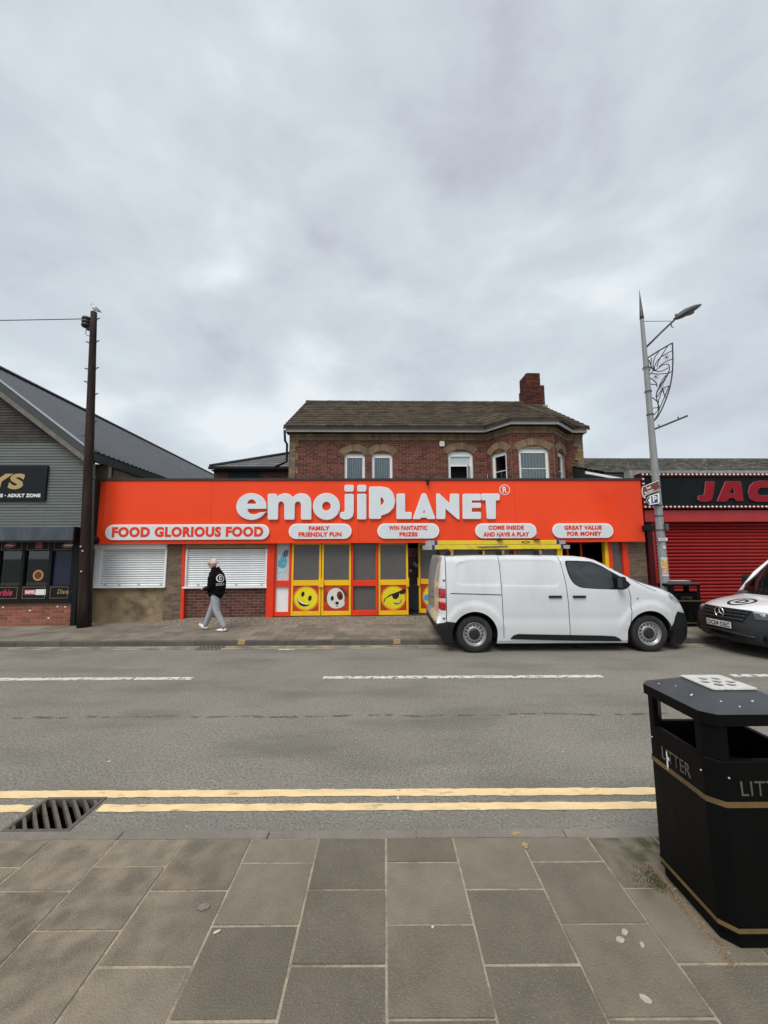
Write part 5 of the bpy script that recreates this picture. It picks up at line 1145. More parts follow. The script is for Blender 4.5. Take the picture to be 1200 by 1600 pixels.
MB().box(p + .01, p2 - .02, -.03, Wv(p, q2) + .05, q2 + .02, q2 + .08).build('mirror_arm', M['van_black'], mr)
c = v(996, 934.5); MB().ball((c[0], Wv(*c), c[1]), .028, 10, 6, (1, .5, .8)).build('side_repeater', M['lamp_glass'], van)
for py in (905.5, 964.5): a = v(694, py); bevel(MB().box(a[0] - .035, a[0] + .025, Wv(a[0], a[1]) - .015, Wv(a[0], a[1]) + .02, a[1] - .025, a[1] + .025).build('door_hinge', M['van_white'], van), .008); MB().box(a[0] - .02, a[0] + .012, Wv(a[0], a[1]) - .018, Wv(a[0], a[1]), a[1] - .03, a[1] - .008).build('hinge_shadow_gap', M['seam'], van)
eb = MB(); 
for P in ([(0, 0), (.03, .01), (.035, .06), (.06, .10), (.03, .13), (.0, .09), (-.02, .05)],): eb.prism([(.55 + a, 1.06 + b) for a, b in P], xrear - .055, xrear - .045, 'x')
eb.build('rear_emblem', M['trim_grey'], van)
text_o = text('rear_lettering', 'EXPERT', 0, .22, 0, .035, 0, M['trim_grey'], van, .03); text_o.rotation_euler = (0, 0, R(-90)); text_o.location = (xrear - .052, .72, .95)
# roof rack (part of the van) and ladders lying on it
zrf = roofl[2][1] + .03
for px in (703, 785, 845):
    x = v(px, 866)[0]; rk = MB().box(x - .02, x + .02, .22, VW - .22, zrf + .055, zrf + .085).build('roof_bar', M['van_black'], van)
    for y in (.24, VW - .24): bevel(MB().box(x - .05, x + .05, y - .03, y + .03, zrf - .03, zrf + .054).build('bar_foot', M['van_black'], rk), .01)
    MB().box(x + .06, x + .10, .2, .26, zrf - .02, zrf + .06).build('orange_strap', M['timber'], rk)
def ladder(x0, x1, y0, wd, z, label, ends=True):
    t = thing('ladder', label, 'ladder', VM, 'yellow ladders on the van roof')
    for y in (y0, y0 + wd):
        bevel(MB().box(x0 + .22, x1 - .12, y - .015, y + .015, z, z + .085).build('stile', M['ladder_yellow'], t), .006, 1)
        MB().box(x0, x0 + .219, y - .017, y + .017, z - .004, z + .088).build('end_cap', M['alu'], t); MB().box(x1 - .119, x1, y - .017, y + .017, z + .005, z + .075).build('end_cap', M['alu'], t)
        MB().box(x0 + .15, x0 + .20, y - .022, y + .022, z - .012, z + .09).build('blue_collar', M['blue_cap'], t); MB().box(x1 - .18, x1 - .13, y - .022, y + .022, z - .006, z + .09).build('blue_collar', M['blue_cap'], t)
    n = 9
    for i in range(n): x = x0 + .35 + (x1 - x0 - .6) * i / (n - 1); MB().tube([(x, y0 + .016, z + .042), (x, y0 + wd - .016, z + .042)], .016, 8).build('rung', M['alu'], t)
    return t
lx0, lx1 = v(663, 856, .5)[0], v(888, 856, .5)[0]
la = ladder(lx0, lx1, .45, .42, zrf + .087, 'yellow fibreglass ladder lying lowest on the white van roof'); lb = ladder(lx0 + .06, lx1 - .06, .50, .34, zrf + .18, 'second yellow ladder stacked on top of the lower one on the van')
xq = v(770, 856, .5)[0]
MB().prism([(xq - .25, zrf + .11), (xq + .28, zrf + .13), (xq + .28, zrf + .155), (xq - .35, zrf + .14)], .425, .433).build('side_plate', M['trim_grey'], la)
a = v(821, 851, .5); MB().disc((a[0], zrf + .225), .09, .022, .482).build('maker_badge', M['gloss_black'], lb); MB().disc((a[0], zrf + .225), .06, .01, .480).build('badge_centre', M['ladder_yellow'], lb)
for px in (778, 835): x = v(px, 850, .6)[0]; bevel(MB().box(x - .06, x + .06, .42, .9, zrf + .268, zrf + .29).build('roof_clamp', M['van_black'], lb), .008); MB().tube([(x, .45, zrf + .29), (x - .02, .45, zrf + .40), (x + .03, .45, zrf + .41)], .008, 6).build('clamp_rod', M['alu'], lb)
# ------------------------------------------------------------------ van at the right edge (front quarter)
V2 = Matrix.Translation((6.29, 7.42, 0)) @ Matrix.Rotation(R(180), 4, 'Z') @ Matrix.Scale(1, 4)
V2 = Matrix.Translation((6.27, 7.38, 0))
mv = thing('white_van', 'white van with dark grille, chrome star badge and number plate at the right edge', 'van', V2); mv['paint'] = 'van_white2'
PR = [(.16, .22, 0), (.05, .26, 0), (.01, .33, 0), (0, .42, 0), (0, .52, 0), (.015, .60, 0), (.035, .66, 0), (.06, .74, 0), (.085, .80, 0), (.12, .845, 0), (.2, .885, 0), (.34, .935, 0), (.55, .985, 0), (.80, 1.03, 0), (1.0, 1.065, 0), (1.04, 1.075, 0), (1.25, 1.27, 0), (1.5, 1.49, 0), (1.75, 1.69, 0), (1.92, 1.79, 0), (2.1, 1.835, 0), (2.5, 1.87, 0), (3.4, 1.88, 0), (4.85, 1.86, 0), (4.95, 1.75, 0), (5.0, 1.0, 0), (5.02, .5, 0), (4.98, .25, 0)]
def S2(i, t):
    x, z, _ = PR[i]; hw = .93 if z < .7 else (.93 - .10 * min(1, (z - .7) / 1.2)); f = max(0, 1 - x / 2.6)
    if 9 <= i <= 15: hw = .90
    k = .34 * f if i < 16 else .22 * f
    dz_ = (.06 if 9 <= i <= 15 else .05) * abs(t) ** 4
    return Vector((x + k * abs(t) ** 2.2, t * hw, z - dz_ * (1 if i > 8 else 0)))
def S2f(s, t):
    i = min(int(s), len(PR) - 2); return S2(i, t).lerp(S2(i + 1, t), s - i)
PR = [(x, z * .955 if i < 16 else z - .045, q) for i, (x, z, q) in enumerate(PR)]
nt2 = 20; TT = [-1 + 2 * k / nt2 for k in range(nt2 + 1)]
for nm, mt, i0, i1 in (('front_bumper', 'van_black2', 0, 9), ('bonnet', 'van_white2', 9, 14), ('scuttle', 'gloss_black', 14, 15), ('windscreen', 'van_glass', 15, 19), ('roof', 'van_white2', 19, 24), ('rear_doors', 'van_white2', 24, 27)):
    mb = MB(); rws = []
    for q in range((i1 - i0) * 3 + 1): s = i0 + q / 3; rws.append([S2f(s, t) for t in TT])
    for a, b in zip(rws, rws[1:]): mb.add(a + b, [(k, k + 1, nt2 + 2 + k, nt2 + 1 + k) for k in range(nt2)], True)
    mb.build(nm, M[mt], mv)
for sg in (-1, 1):       # pillars beside the windscreen
    MB().tube([S2f(15, sg * .985) + Vector((0, 0, .01)), S2f(17, sg * .985), S2f(19, sg * .985)], .045, 8).build('screen_pillar', M['van_white2'], mv)
    ed = [S2f(q / 2, sg) for q in range(0, 54)]; side = [(e_.x, e_.z) for e_ in ed]
    wc = [(1.15, .335), (4.35, .335)]
    sd_out = side + [(4.9, .22), (.5, .22)]
wv = [(1.15, .335), (4.35, .335)]
ed = [S2f(q / 2, -1) for q in range(0, 54)]; out2 = [(e_.x, e_.z) for e_ in ed] + [(4.9, .24)]
def W2(x, z):
    best = min(((e_.x - x) ** 2 + (e_.z - z) ** 2, e_.y) for e_ in ed); d = math.sqrt(best[0]); base = .97 if z < 1 else .97 - .09 * ((z - 1) / .9) ** 1.5
    f = max(0, 1 - d / .22) ** 2
    yy = base * (1 - f) + (-best[1]) * f
    return .97 - yy
wing = [(1.62, 1.08), (2.55, 1.08), (2.55, 1.62), (2.1, 1.62)]
mv2 = thing('tmp', 'x', 'x'); bpy.data.objects.remove(mv2)
class Prx(dict): pass
sp = bpy.data.objects.new('side_group', None)
before = set(bpy.data.objects)
body_side(mv, out2, [archp(wv[0], .42), archp(wv[1], .42)], [('side_window', 'van_glass', wing, .004), ('sill', 'van_black2', [(.3, .1), (5.1, .1), (5.1, .42), (.3, .42)], -.006), ('front_bumper', 'van_black2', [(-.1, .1), (.85, .1), (.75, .74), (.2, .74), (-.1, .74)], -.004)], W2, 1.94, .07)
for o in set(bpy.data.objects) - before: o.data.transform(Matrix.Translation((0, -.97, 0)))
bpy.data.objects.remove(sp)
for x, z in wv:
    for y, o_ in ((-.86, -1), (.86, 1)): wheel(mv, x, y, .335, .335, o_)
    for sg in (-1, 1):
        mb = MB(); P = archp((x, z), .425)[:-2]; mb.add([(a, sg * .95, b) for a, b in P] + [(a, sg * .5, b) for a, b in P], [(i, i + 1, i + 1 + len(P), i + len(P)) for i in range(len(P) - 1)], True); mb.add([(a, sg * .5, b) for a, b in P], [tuple(range(len(P)))]); mb.build('wheel_arch_liner', M['van_black'], mv)
MB().box(.45, 4.8, -.48, .48, .24, .55).build('underside', M['van_black'], mv); MB().box(1.6, 3.9, -.9, .9, .25, .5).build('underside', M['van_black'], mv)
MB().hexa([(1.0, -.8, .9), (1.75, -.8, .9), (1.75, .8, .9), (1.0, .8, .9), (1.15, -.8, 1.05), (1.6, -.8, 1.10), (1.6, .8, 1.10), (1.15, .8, 1.05)]).build('dashboard', M['seat'], mv); MB().box(2.75, 2.8, -.85, .85, .5, 1.75).build('bulkhead', M['trim_grey'], mv)
for yy in (-.65, .2): bevel(MB().box(2.35, 2.55, yy, yy + .45, .7, 1.45).build('seat', M['seat'], mv), .05, 3)
MB().box(1.30, 1.32, -.55, -.25, 1.14, 1.26).build('dash_paper', M['plate'], mv)
# grille slats, badge, plate, lamps on the surface function
def patch(s0, s1, t0, t1, off, nm, mt, par=mv, ns=4, ntt=10, tfun=None):
    mb = MB(); rws = []
    for q in range(ns + 1):
        s = s0 + (s1 - s0) * q / ns; a, b = (t0, t1) if tfun is None else tfun(q / ns); rws.append([S2f(s, a + (b - a) * k / ntt) + Vector((-off, 0, off * .25)) for k in range(ntt + 1)])
    for a, b in zip(rws, rws[1:]): mb.add(a + b, [(k, k + 1, ntt + 2 + k, ntt + 1 + k) for k in range(ntt)], True)
    return mb.build(nm, M[mt], par, fix=False)
gr = patch(6.0, 8.9, -.60, .60, .006, 'grille', 'gloss_black', ns=6, tfun=lambda q: (-.44 - .08 * q, .44 + .08 * q))
for s in (6.1, 6.95, 7.85, 8.75):
    mb = MB().tube([S2f(s, (-.52 + .03 * (8.75 - s)) * (1 - k / 8)) + Vector((-.016, 0, 0)) for k in range(17)], .024, 6); mb.build('grille_slat', M['van_black2'], gr)
bc = S2f(7.35, 0) + Vector((-.05, 0, .0)); tl = R(-14)
bg = MB().lathe([(.088, -.012), (.1, -.012), (.1, .012), (.088, .012), (.088, -.012)], (0, 0, 0), 'x', 32).build('star_badge', M['chrome'], mv, loc=bc)
MB().lathe([(.001, .010), (.088, .010)], (0, 0, 0), 'x', 24).build('badge_back', M['gloss_black'], bg)
mb = MB()
for k in range(3):
    a = R(90 + 120 * k); d = Vector((0, math.cos(a), math.sin(a))); n_ = Vector((0, -d.z, d.y)); mb.add([d * .09 + Vector((-.004, 0, 0)), n_ * .016, -n_ * .016, Vector((-.012, 0, 0))], [(0, 1, 3), (0, 3, 2)])
mb.build('star', M['chrome'], bg, fix=False)
pc = S2f(4.35, 0); pl = bevel(MB().box(-.012, 0, -.26, .26, -.056, .056).build('number_plate', M['plate'], mv, loc=pc + Vector((-.02, 0, 0))), .004)
tp_ = text('plate_lettering', 'OC04 DEC', -.235, .235, -.04, .04, 0, M['plate_ink'], pl, .01, .001); tp_.rotation_euler = (0, 0, R(-90)); tp_.location = (-.0135, 0, 0)
for sg in (-1, 1):
    hl = patch(6.6, 9.1, sg * .60, sg * .99, .010, 'headlight', 'lamp_dark', ns=8, ntt=10, tfun=lambda q: (sg * (.60 - .08 * q), sg * (.80 + .19 * min(1, q * 1.6))))
    c = S2f(7.7, sg * .66) + Vector((.012, 0, 0)); MB().ball(c, .065, 14, 8, (.35, 1, .75)).build('lamp_bowl', M['lamp_glass'], hl); patch(8.35, 9.0, sg * .56, sg * .95, .016, 'running_light', 'lamp_glass', hl, 2, 6)
    MB().ball(S2f(2.6, sg * .74) + Vector((.0, 0, 0)), .075, 14, 8, (.3, 1, 1)).build('fog_lamp', M['gloss_black'], mv)
    bevel(MB().box(1.5, 1.62, sg * 1.0 - .11, sg * 1.0 + .11, 1.12, 1.36).build('wing_mirror', M['van_black2'], mv), .04, 3)
patch(1.2, 2.6, -.45, .45, .006, 'lower_grille', 'gloss_black'); MB().tube([S2f(2.9, -.62 + 1.24 * k / 16) + Vector((-.012, 0, .02 * math.cos((k - 8) / 8 * 3.14))) for k in range(17)], .022, 6).build('bumper_ridge', M['van_black2'], mv)
MB().tube([S2f(14.6, .5) + Vector((-.02, 0, .03)), S2f(15.2, -.1) + Vector((-.03, 0, .02)), S2f(15.25, -.7) + Vector((-.03, 0, .02))], .012, 6).build('wiper', M['van_black'], mv)
# round D emblem lying on the bonnet
def bon(u, w_, off=.006):   # u along x (m), w_ along y (m) on the bonnet
    x = .44 + u; i = next(k for k in range(9, 15) if PR[k + 1][0] >= x); s = i + (x - PR[i][0]) / (PR[i + 1][0] - PR[i][0]); return S2f(s, (w_ - .02) / .90) + Vector((-.0, 0, off))
mb = MB(); n = 40
ring = [[bon(r * math.cos(2 * math.pi * k / n), r * math.sin(2 * math.pi * k / n)) for k in range(n)] for r in (.17, .215)]
mb.add(ring[0] + ring[1], [(k, (k + 1) % n, n + (k + 1) % n, n + k) for k in range(n)]); em = mb.build('bonnet_emblem', M['plate_ink'], mv, fix=False)
def bstroke(P, w_=.022):
    L_ = thick(P, w_); m = len(P); q = [bon(a, b, .007) for a, b in L_]; return MB().add(q, [(i, i + 1, 2 * m - 2 - i, 2 * m - 1 - i) for i in range(m - 1)])
bstroke([(.085, .055), (-.085, .055), (-.085, -.02), (-.055, -.065), (0, -.085), (.055, -.065), (.085, -.02), (.085, .055)]).build('emblem_letter', M['plate_ink'], em, fix=False)
# ================================================================== WOODEN POLE, GULL, WIRE
add('pole_wood', (.024, .014, .0115), .8, .25, 4, bump=.5, bscale=30, stretch=(3, 3, .3), dirt=(.045, .030, .026, .6), dscale=2, spec=.2); add('pole_dark', (.014, .014, .015), .7, .2, 6); add('step_iron', (.05, .048, .046), .6, .2); add('insul', (.012, .012, .013), .4); add('wire', (.06, .06, .065), .6); add('gull_white', (.62, .62, .62), .7, .1, 20); add('gull_grey', (.22, .23, .25), .7, .1, 20); add('gull_dark', (.03, .03, .032), .6)
PY = 9.55
pb = at_y(130, 981, PY); ptp = at_y(146.7, 488, PY); pz0 = .11
wp = thing('utility_pole', 'tall dark wooden utility pole with iron climbing steps beside the grey shop', 'pole', Matrix.Translation((pb.x, PY, pz0)))
H_ = ptp.z - pz0; tdx = ptp.x - pb.x
def pc_(h): return Vector((tdx * h / H_, 0, h))
def pr_(h): return .138 - .066 * h / H_
hh = [H_ * k / 14 for k in range(15)]
MB().tube([pc_(h) for h in hh], [pr_(h) for h in hh], 18).build('shaft', M['pole_wood'], wp)
MB().tube([pc_(h) + Vector((pr_(h) + .005, .03, 0)) for h in (0, 2.2, 4.05)], .035, 8).build('cable_cover', M['pole_dark'], wp)
for i, (py, sd_) in enumerate(((498.5, 1), (535, -1), (533.5, 1), (576.5, -1), (575.5, 1), (597, -1), (616, 1), (639, -1), (659, 1), (681, -1), (705, 1), (725, -1), (747, 1))):
    h = at_y(140, py, PY).z - pz0; c = pc_(h); r = pr_(h)
    st = MB().tube([c + Vector((sd_ * r * .8, 0, 0)), c + Vector((sd_ * (r + .085), -.01, .012))], .011, 6); st.tube([c + Vector((sd_ * r * .9, 0, -.06)), c + Vector((sd_ * (r + .075), -.01, .008))], .006, 5); st.ball(tuple(c + Vector((sd_ * (r + .09), -.01, .014))), .016, 6, 4); st.build('climbing_step', M['step_iron'], wp)
h = at_y(137, 505, PY).z - pz0; c = pc_(h) + Vector((-.17, -.02, 0))
ib = MB()
for k in range(3): ib.lathe([(.001, -.045), (.10, -.04), (.115, 0), (.10, .04), (.001, .045)], (c.x, c.y, c.z - .08 + .09 * k), 'z', 14)
ib.build('cable_joint', M['insul'], wp); MB().tube([c + Vector((.02, 0, -.12)), c + Vector((.0, 0, -.3)), c + Vector((.05, 0, -.36)), pc_(h - .38)], .008, 6).build('loose_cable', M['wire'], wp); MB().box(c.x + .02, c.x + .13, -.05, .03, c.z - .2, c.z + .1).build('bracket', M['insul'], wp)
for px, py in ((126, 854), (129, 861), (127, 893)): q = at_y(px, py, PY - .14); MB().ball((q.x - pb.x, q.y - PY, q.z - pz0), .018, 7, 5).build('white_pin', M['sign_white'], wp)
w0 = Vector((pb.x, PY, pz0)) + c + Vector((-.08, 0, .11)); mb = MB().tube([w0 + Vector((-t * 14, t * -1.0, -.35 * math.sin(math.pi * t) + .2 * t)) for t in [k / 14 for k in range(15)]], .011, 6); tag(mb.build('overhead_wire', M['wire']), 'thin overhead wire running left from the wooden pole top', 'wire')
gb = Vector((ptp.x, PY, ptp.z)); gu_ = thing('gull', 'grey and white gull perched on top of the wooden pole', 'bird', Matrix.Translation(gb + Vector((0, 0, .005))))
mb = MB(); pts = [(-.055, 0, .205), (-.045, 0, .19), (-.025, 0, .15), (0, 0, .12), (.04, 0, .085), (.09, 0, .05), (.14, 0, .02), (.17, 0, .0)]; mb.tube(pts, [.018, .03, .042, .052, .05, .036, .018, .006], 12); mb.ball((-.052, 0, .208), .030, 10, 8); mb.build('body', M['gull_white'], gu_)
MB().tube([(-.005, 0, .135), (.05, 0, .095), (.12, 0, .045), (.20, 0, -.01)], [.03, .05, .032, .008], 10).build('wings', M['gull_grey'], gu_)
MB().tube([(-.075, 0, .205), (-.115, 0, .195)], [.009, .003], 6).build('beak', M['yellow_mark'], gu_); MB().ball((-.06, -.026, .213), .005, 6, 4).build('eye', M['gull_dark'], gu_); MB().ball((-.05, 0, .222), .024, 8, 6).build('dark_hood', M['gull_dark'], gu_)
for s in (-.018, .018): MB().tube([(.01, s, .09), (.005, s, 0)], .005, 5).build('leg', M['yellow_mark'], gu_)
# ================================================================== LAMP POST WITH SIGNS
add('galv', (.25, .265, .27), .55, .2, 3, dirt=(.17, .18, .18, .6), dscale=3); add('galv_dark', (.055, .058, .062), .5, .15); add('brown_sign', (.14, .035, .022), .45, .1); add('sign_blue', (.01, .035, .20), .4); add('sticker', (.55, .35, .05), .6, .4, 14, dirt=(.6, .5, .45, 1), dscale=12); add('sticker_pink', (.55, .35, .32), .6, .3, 14, dirt=(.5, .2, .05, 1), dscale=12); add('sticker_white', (.55, .57, .55), .6, .2); add('lamp_lens', (.16, .17, .175), .3)
LY = 9.5; lb_ = at_y(1041, 940, LY); lz0 = .12
lp = thing('lamp_post', 'tall grey street lamp post with signs, banner frame and pointed top', 'lamp post', Matrix.Translation((lb_.x, LY, lz0)))
def lz(py, px=1020): return at_y(px, py, LY).z - lz0
def lx(px, py): return at_y(px, py, LY).x - lb_.x
zsp, ztp_ = lz(499), lz(453)
MB().tube([(0, 0, 0), (0, 0, .9), (0, 0, 1.2), (0, 0, 4.0), (0, 0, zsp)], [.108, .105, .098, .082, .046], 8, True, False).build('column', M['galv'], lp)
MB().tube([(0, 0, zsp + .02), (0, 0, zsp + .1), (0, 0, ztp_)], [.052, .048, .003], 8).build('spike', M['galv_dark'], lp); MB().tube([(0, 0, zsp - .01), (0, 0, zsp + .03)], .03, 8).build('neck', M['galv'], lp)
a0 = Vector((.04, 0, lz(543))); a1 = Vector((lx(1057, 497), 0, lz(497))); MB().tube([a0, a0.lerp(a1, .5) + Vector((0, 0, .01)), a1], .026, 10).build('lamp_arm', M['galv_dark'], lp)
MB().tube([(.03, 0, lz(502)), (lx(1049, 502), 0, lz(502))], .007, 6).build('tie_rod', M['galv_dark'], lp); q = a0.lerp(a1, .82); MB().tube([q, q + Vector((.01, 0, -.1)), q + Vector((.05, 0, -.12))], .012, 6).build('arm_hook', M['galv_dark'], lp)
d = (Vector((lx(1095, 478), 0, lz(478))) - a1); L_ = d.length; d.normalize(); u = Vector((-d.z, 0, d.x)); rows_ = []
for s, wy, th in ((-.1, .03, .03), (0, .07, .07), (.12, .13, .12), (.35, .19, .15), (.65, .18, .125), (.88, .12, .07), (1.0, .03, .015)):
    c = a1 + d * (s * L_); rows_.append([c + Vector((0, math.cos(t) * wy, 0)) + u * (math.sin(t) * th * (.75 if math.sin(t) > 0 else .45)) for t in [2 * math.pi * k / 14 for k in range(14)]])
mb = MB(); [mb.add(r0 + r1, [(k, (k + 1) % 14, 14 + (k + 1) % 14, 14 + k) for k in range(14)], True) for r0, r1 in zip(rows_, rows_[1:])]; mb.add(rows_[0], [tuple(range(14))]); mb.add(rows_[-1], [tuple(range(14))]); ln = mb.build('lantern', M['galv_dark'], lp)
c = a1 + d * (.45 * L_) - u * .032; MB().ball(c, .1, 12, 6, (1.5, 1.2, .25)).build('lens', M['lamp_lens'], ln); c = a1 + d * (.05 * L_) + u * .055; MB().tube([c, c + u * .05], .03, 10).build('photocell', M['galv'], ln)
a = Vector((0.02, 0, lz(672))); b = Vector((lx(1074, 650), 0, lz(650))); MB().tube([a, b], .024, 8).build('lower_bracket', M['galv_dark'], lp)
for f in (.2, .75): q = a.lerp(b, f); MB().tube([q, q + Vector((-.01, 0, .07))], .014, 6).build('bracket_lug', M['galv_dark'], lp)
# wrought banner
bn = thing('banner_frame', 'black wrought metal banner with swirling lines hung on the lamp post', 'banner', lp.matrix_world.copy())
bp = lambda x, y: Vector((lx(960 + x / 5.714, 440 + y / 5.714), 0, lz(440 + y / 5.714)))
def wire_(P, r, nm, n=5):
    P = [bp(*p) for p in P]; Q = []
    for i in range(len(P) - 1):      # Catmull-Rom
        p0, p1, p2, p3 = P[max(i - 1, 0)], P[i], P[i + 1], P[min(i + 2, len(P) - 1)]
        for k in range(5): t = k / 5; Q.append(.5 * ((2 * p1) + (p2 - p0) * t + (2 * p0 - 5 * p1 + 4 * p2 - p3) * t * t + (3 * p1 - p0 - 3 * p2 + p3) * t ** 3))
    Q.append(P[-1]); return MB().tube(Q, r, n).build(nm, M['gull_dark'], bn)
wire_([(298, 680), (410, 610), (520, 548)], .018, 'top_bar'); wire_([(518, 548), (522, 700), (515, 830), (490, 960), (440, 1100), (390, 1200), (350, 1245)], .017, 'outer_edge'); wire_([(300, 690), (312, 850), (330, 1050), (346, 1240)], .014, 'inner_edge')
for P in ([(400, 620), (360, 680), (345, 750), (365, 790), (430, 745), (480, 740), (490, 790), (450, 870), (395, 950), (375, 1010), (385, 1080), (400, 1130), (385, 1190), (350, 1240)], [(510, 620), (420, 670), (370, 730), (360, 790), (420, 800), (480, 770)], [(490, 800), (440, 900), (390, 970), (370, 1030)], [(320, 820), (400, 825), (470, 820)], [(318, 860), (370, 900), (380, 940)], [(325, 915), (380, 922)], [(330, 1030), (380, 1070), (398, 1120)], [(345, 1130), (398, 1125)], [(380, 1030), (430, 960), (490, 930)], [(430, 960), (450, 1020), (470, 1040)], [(310, 700), (330, 760), (360, 800)], [(330, 680), (325, 760), (312, 800)], [(480, 570), (400, 700), (380, 760)], [(520, 690), (450, 720), (400, 760)], [(515, 800), (450, 850), (400, 930)], [(430, 960), (395, 1060), (390, 1150)], [(490, 930), (440, 1050), (400, 1140)], [(320, 760), (345, 790), (318, 830)], [(340, 1200), (380, 1160), (395, 1130)]): wire_(P, .012, 'swirl', 5)
for cx_, cy_ in ((465, 675), (370, 850), (430, 955)):
    for k in range(4): a = math.pi * k / 4 + .3; wire_([(cx_ - 32 * math.cos(a), cy_ - 32 * math.sin(a)), (cx_ + 32 * math.cos(a), cy_ + 32 * math.sin(a))], .006, 'star_ray', 4)
for py in (575, 612, 648): MB().lathe([(.08, -.012), (.085, -.012), (.085, .012), (.08, .012)], (0, 0, lz(py)), 'z', 16).build('band_clamp', M['galv_dark'], lp)
# signs on the post
def SM(px, py): p_ = at_y(px, py, LY - .12); return (p_.x, p_.z)
SI = Matrix.Translation((0, LY - .12, 0))
bs = thing('direction_sign', 'brown tilted direction sign pointing left on the lamp post', 'sign', SI)
k6 = lambda P: [SM(995 + x / 6.958, 730 + y / 6.958) for x, y in P]
def plate_(P, y0, y1, mat, nm, par): return link(nm, curve_mesh(nm, [P], (y1 - y0) / 2, 0, M[mat]), par, (0, (y0 + y1) / 2, 0))
P = k6([(55, 215), (232, 142), (240, 245), (62, 325), (48, 270)]); plate_(P, 0, .02, 'brown_sign', 'plate', bs); plate_(k6([(58, 228), (66, 222), (58, 268), (72, 308), (64, 314), (50, 270)]), -.006, -.001, 'sign_white', 'arrow', bs)
for P2 in ([(55, 215), (232, 142), (233, 149), (57, 222)], [(62, 325), (240, 245), (240, 239), (62, 318)]): plate_(k6(P2), -.004, -.0005, 'sign_white', 'border', bs)
def tilt_text(body, x0, x1, z0_, z1_, par, mat, ang, y=-.006):
    cx_, cz_ = (x0 + x1) / 2, (z0_ + z1_) / 2; o = text('lettering', body, x0 - cx_, x1 - cx_, z0_ - cz_, z1_ - cz_, 0, M[mat], par, .02, .002); o.rotation_euler = (0, R(-ang), 0); o.location = (cx_, y, cz_); return o
(a, b), (c, e_) = k6([(100, 236), (150, 206)]); tilt_text('Seal', a, c, b, e_, bs, 'sign_white', 22); (a, b), (c, e_) = k6([(80, 292), (185, 240)]); tilt_text('Sanctuary', a, c, (b + e_) / 2 - .045, (b + e_) / 2 + .045, bs, 'sign_white', 23)
pk = thing('parking_sign', 'white and blue P parking sign with black left arrow on the lamp post', 'sign', SI)
plate_(k6([(82, 370), (112, 312), (228, 275), (242, 290), (245, 392), (232, 402), (125, 420)]), -.03, -.012, 'plate_ink', 'plate', pk); plate_(k6([(88, 368), (116, 318), (224, 282), (236, 292), (238, 388), (228, 396), (127, 413)]), -.036, -.031, 'sign_white', 'white_face', pk)
plate_(k6([(92, 366), (118, 322), (134, 318), (110, 362), (134, 402), (122, 404)]), -.041, -.037, 'plate_ink', 'arrow', pk); plate_(k6([(145, 318), (212, 298), (216, 385), (148, 396)]), -.041, -.037, 'sign_blue', 'blue_square', pk)
(a, b), (c, e_) = k6([(163, 382), (202, 314)]); text('lettering', 'P', a, c, b, e_, -.043, M['sign_white'], pk, .03, .001)
sp_ = thing('street_plate', 'small white notice plate on the lamp post', 'sign', SI); plate_(k6([(236, 760), (342, 762), (342, 806), (238, 808)]), .02, .03, 'plate_ink', 'plate', sp_); plate_(k6([(241, 766), (337, 767), (337, 801), (242, 803)]), .014, .019, 'sign_white', 'face', sp_)
for yy in (778, 791): plate_(k6([(250, yy - 3), (325, yy - 3), (325, yy + 3), (250, yy + 3)]), .011, .0135, 'trim_grey', 'print_line', sp_)
def wrap(za_, zb_, mat, nm, a0=-2.6, a1=-.5, r=.101):
    o = MB().lathe([(r, za_), (r, zb_)], (0, 0, 0), 'z', 10, False, a0, a1).build(nm, M[mat], lp, fix=False); return o
wrap(lz(888, 1037), lz(874, 1035), 'sticker', 'sticker'); wrap(lz(896.5, 1037), lz(888.5, 1037), 'sticker_pink', 'sticker'); wrap(lz(900, 1038), lz(897, 1038), 'sticker_white', 'sticker'); wrap(lz(874, 1035), lz(871, 1035), 'sticker_white', 'sticker'); wrap(lz(857.5, 1035), lz(852.5, 1035), 'sticker_white', 'sticker', -1.9, -1.2, .104)
for py in (760, 790, 806, 828): MB().lathe([(.100, -.012), (.106, -.012), (.106, .012), (.100, .012)], (0, 0, lz(py, 1030)), 'z', 12).build('band_clamp', M['galv_dark'], lp)
MB().box(.05, .13, -.13, -.02, lz(829, 1032), lz(819, 1032)).build('clamp_box', M['galv_dark'], lp)
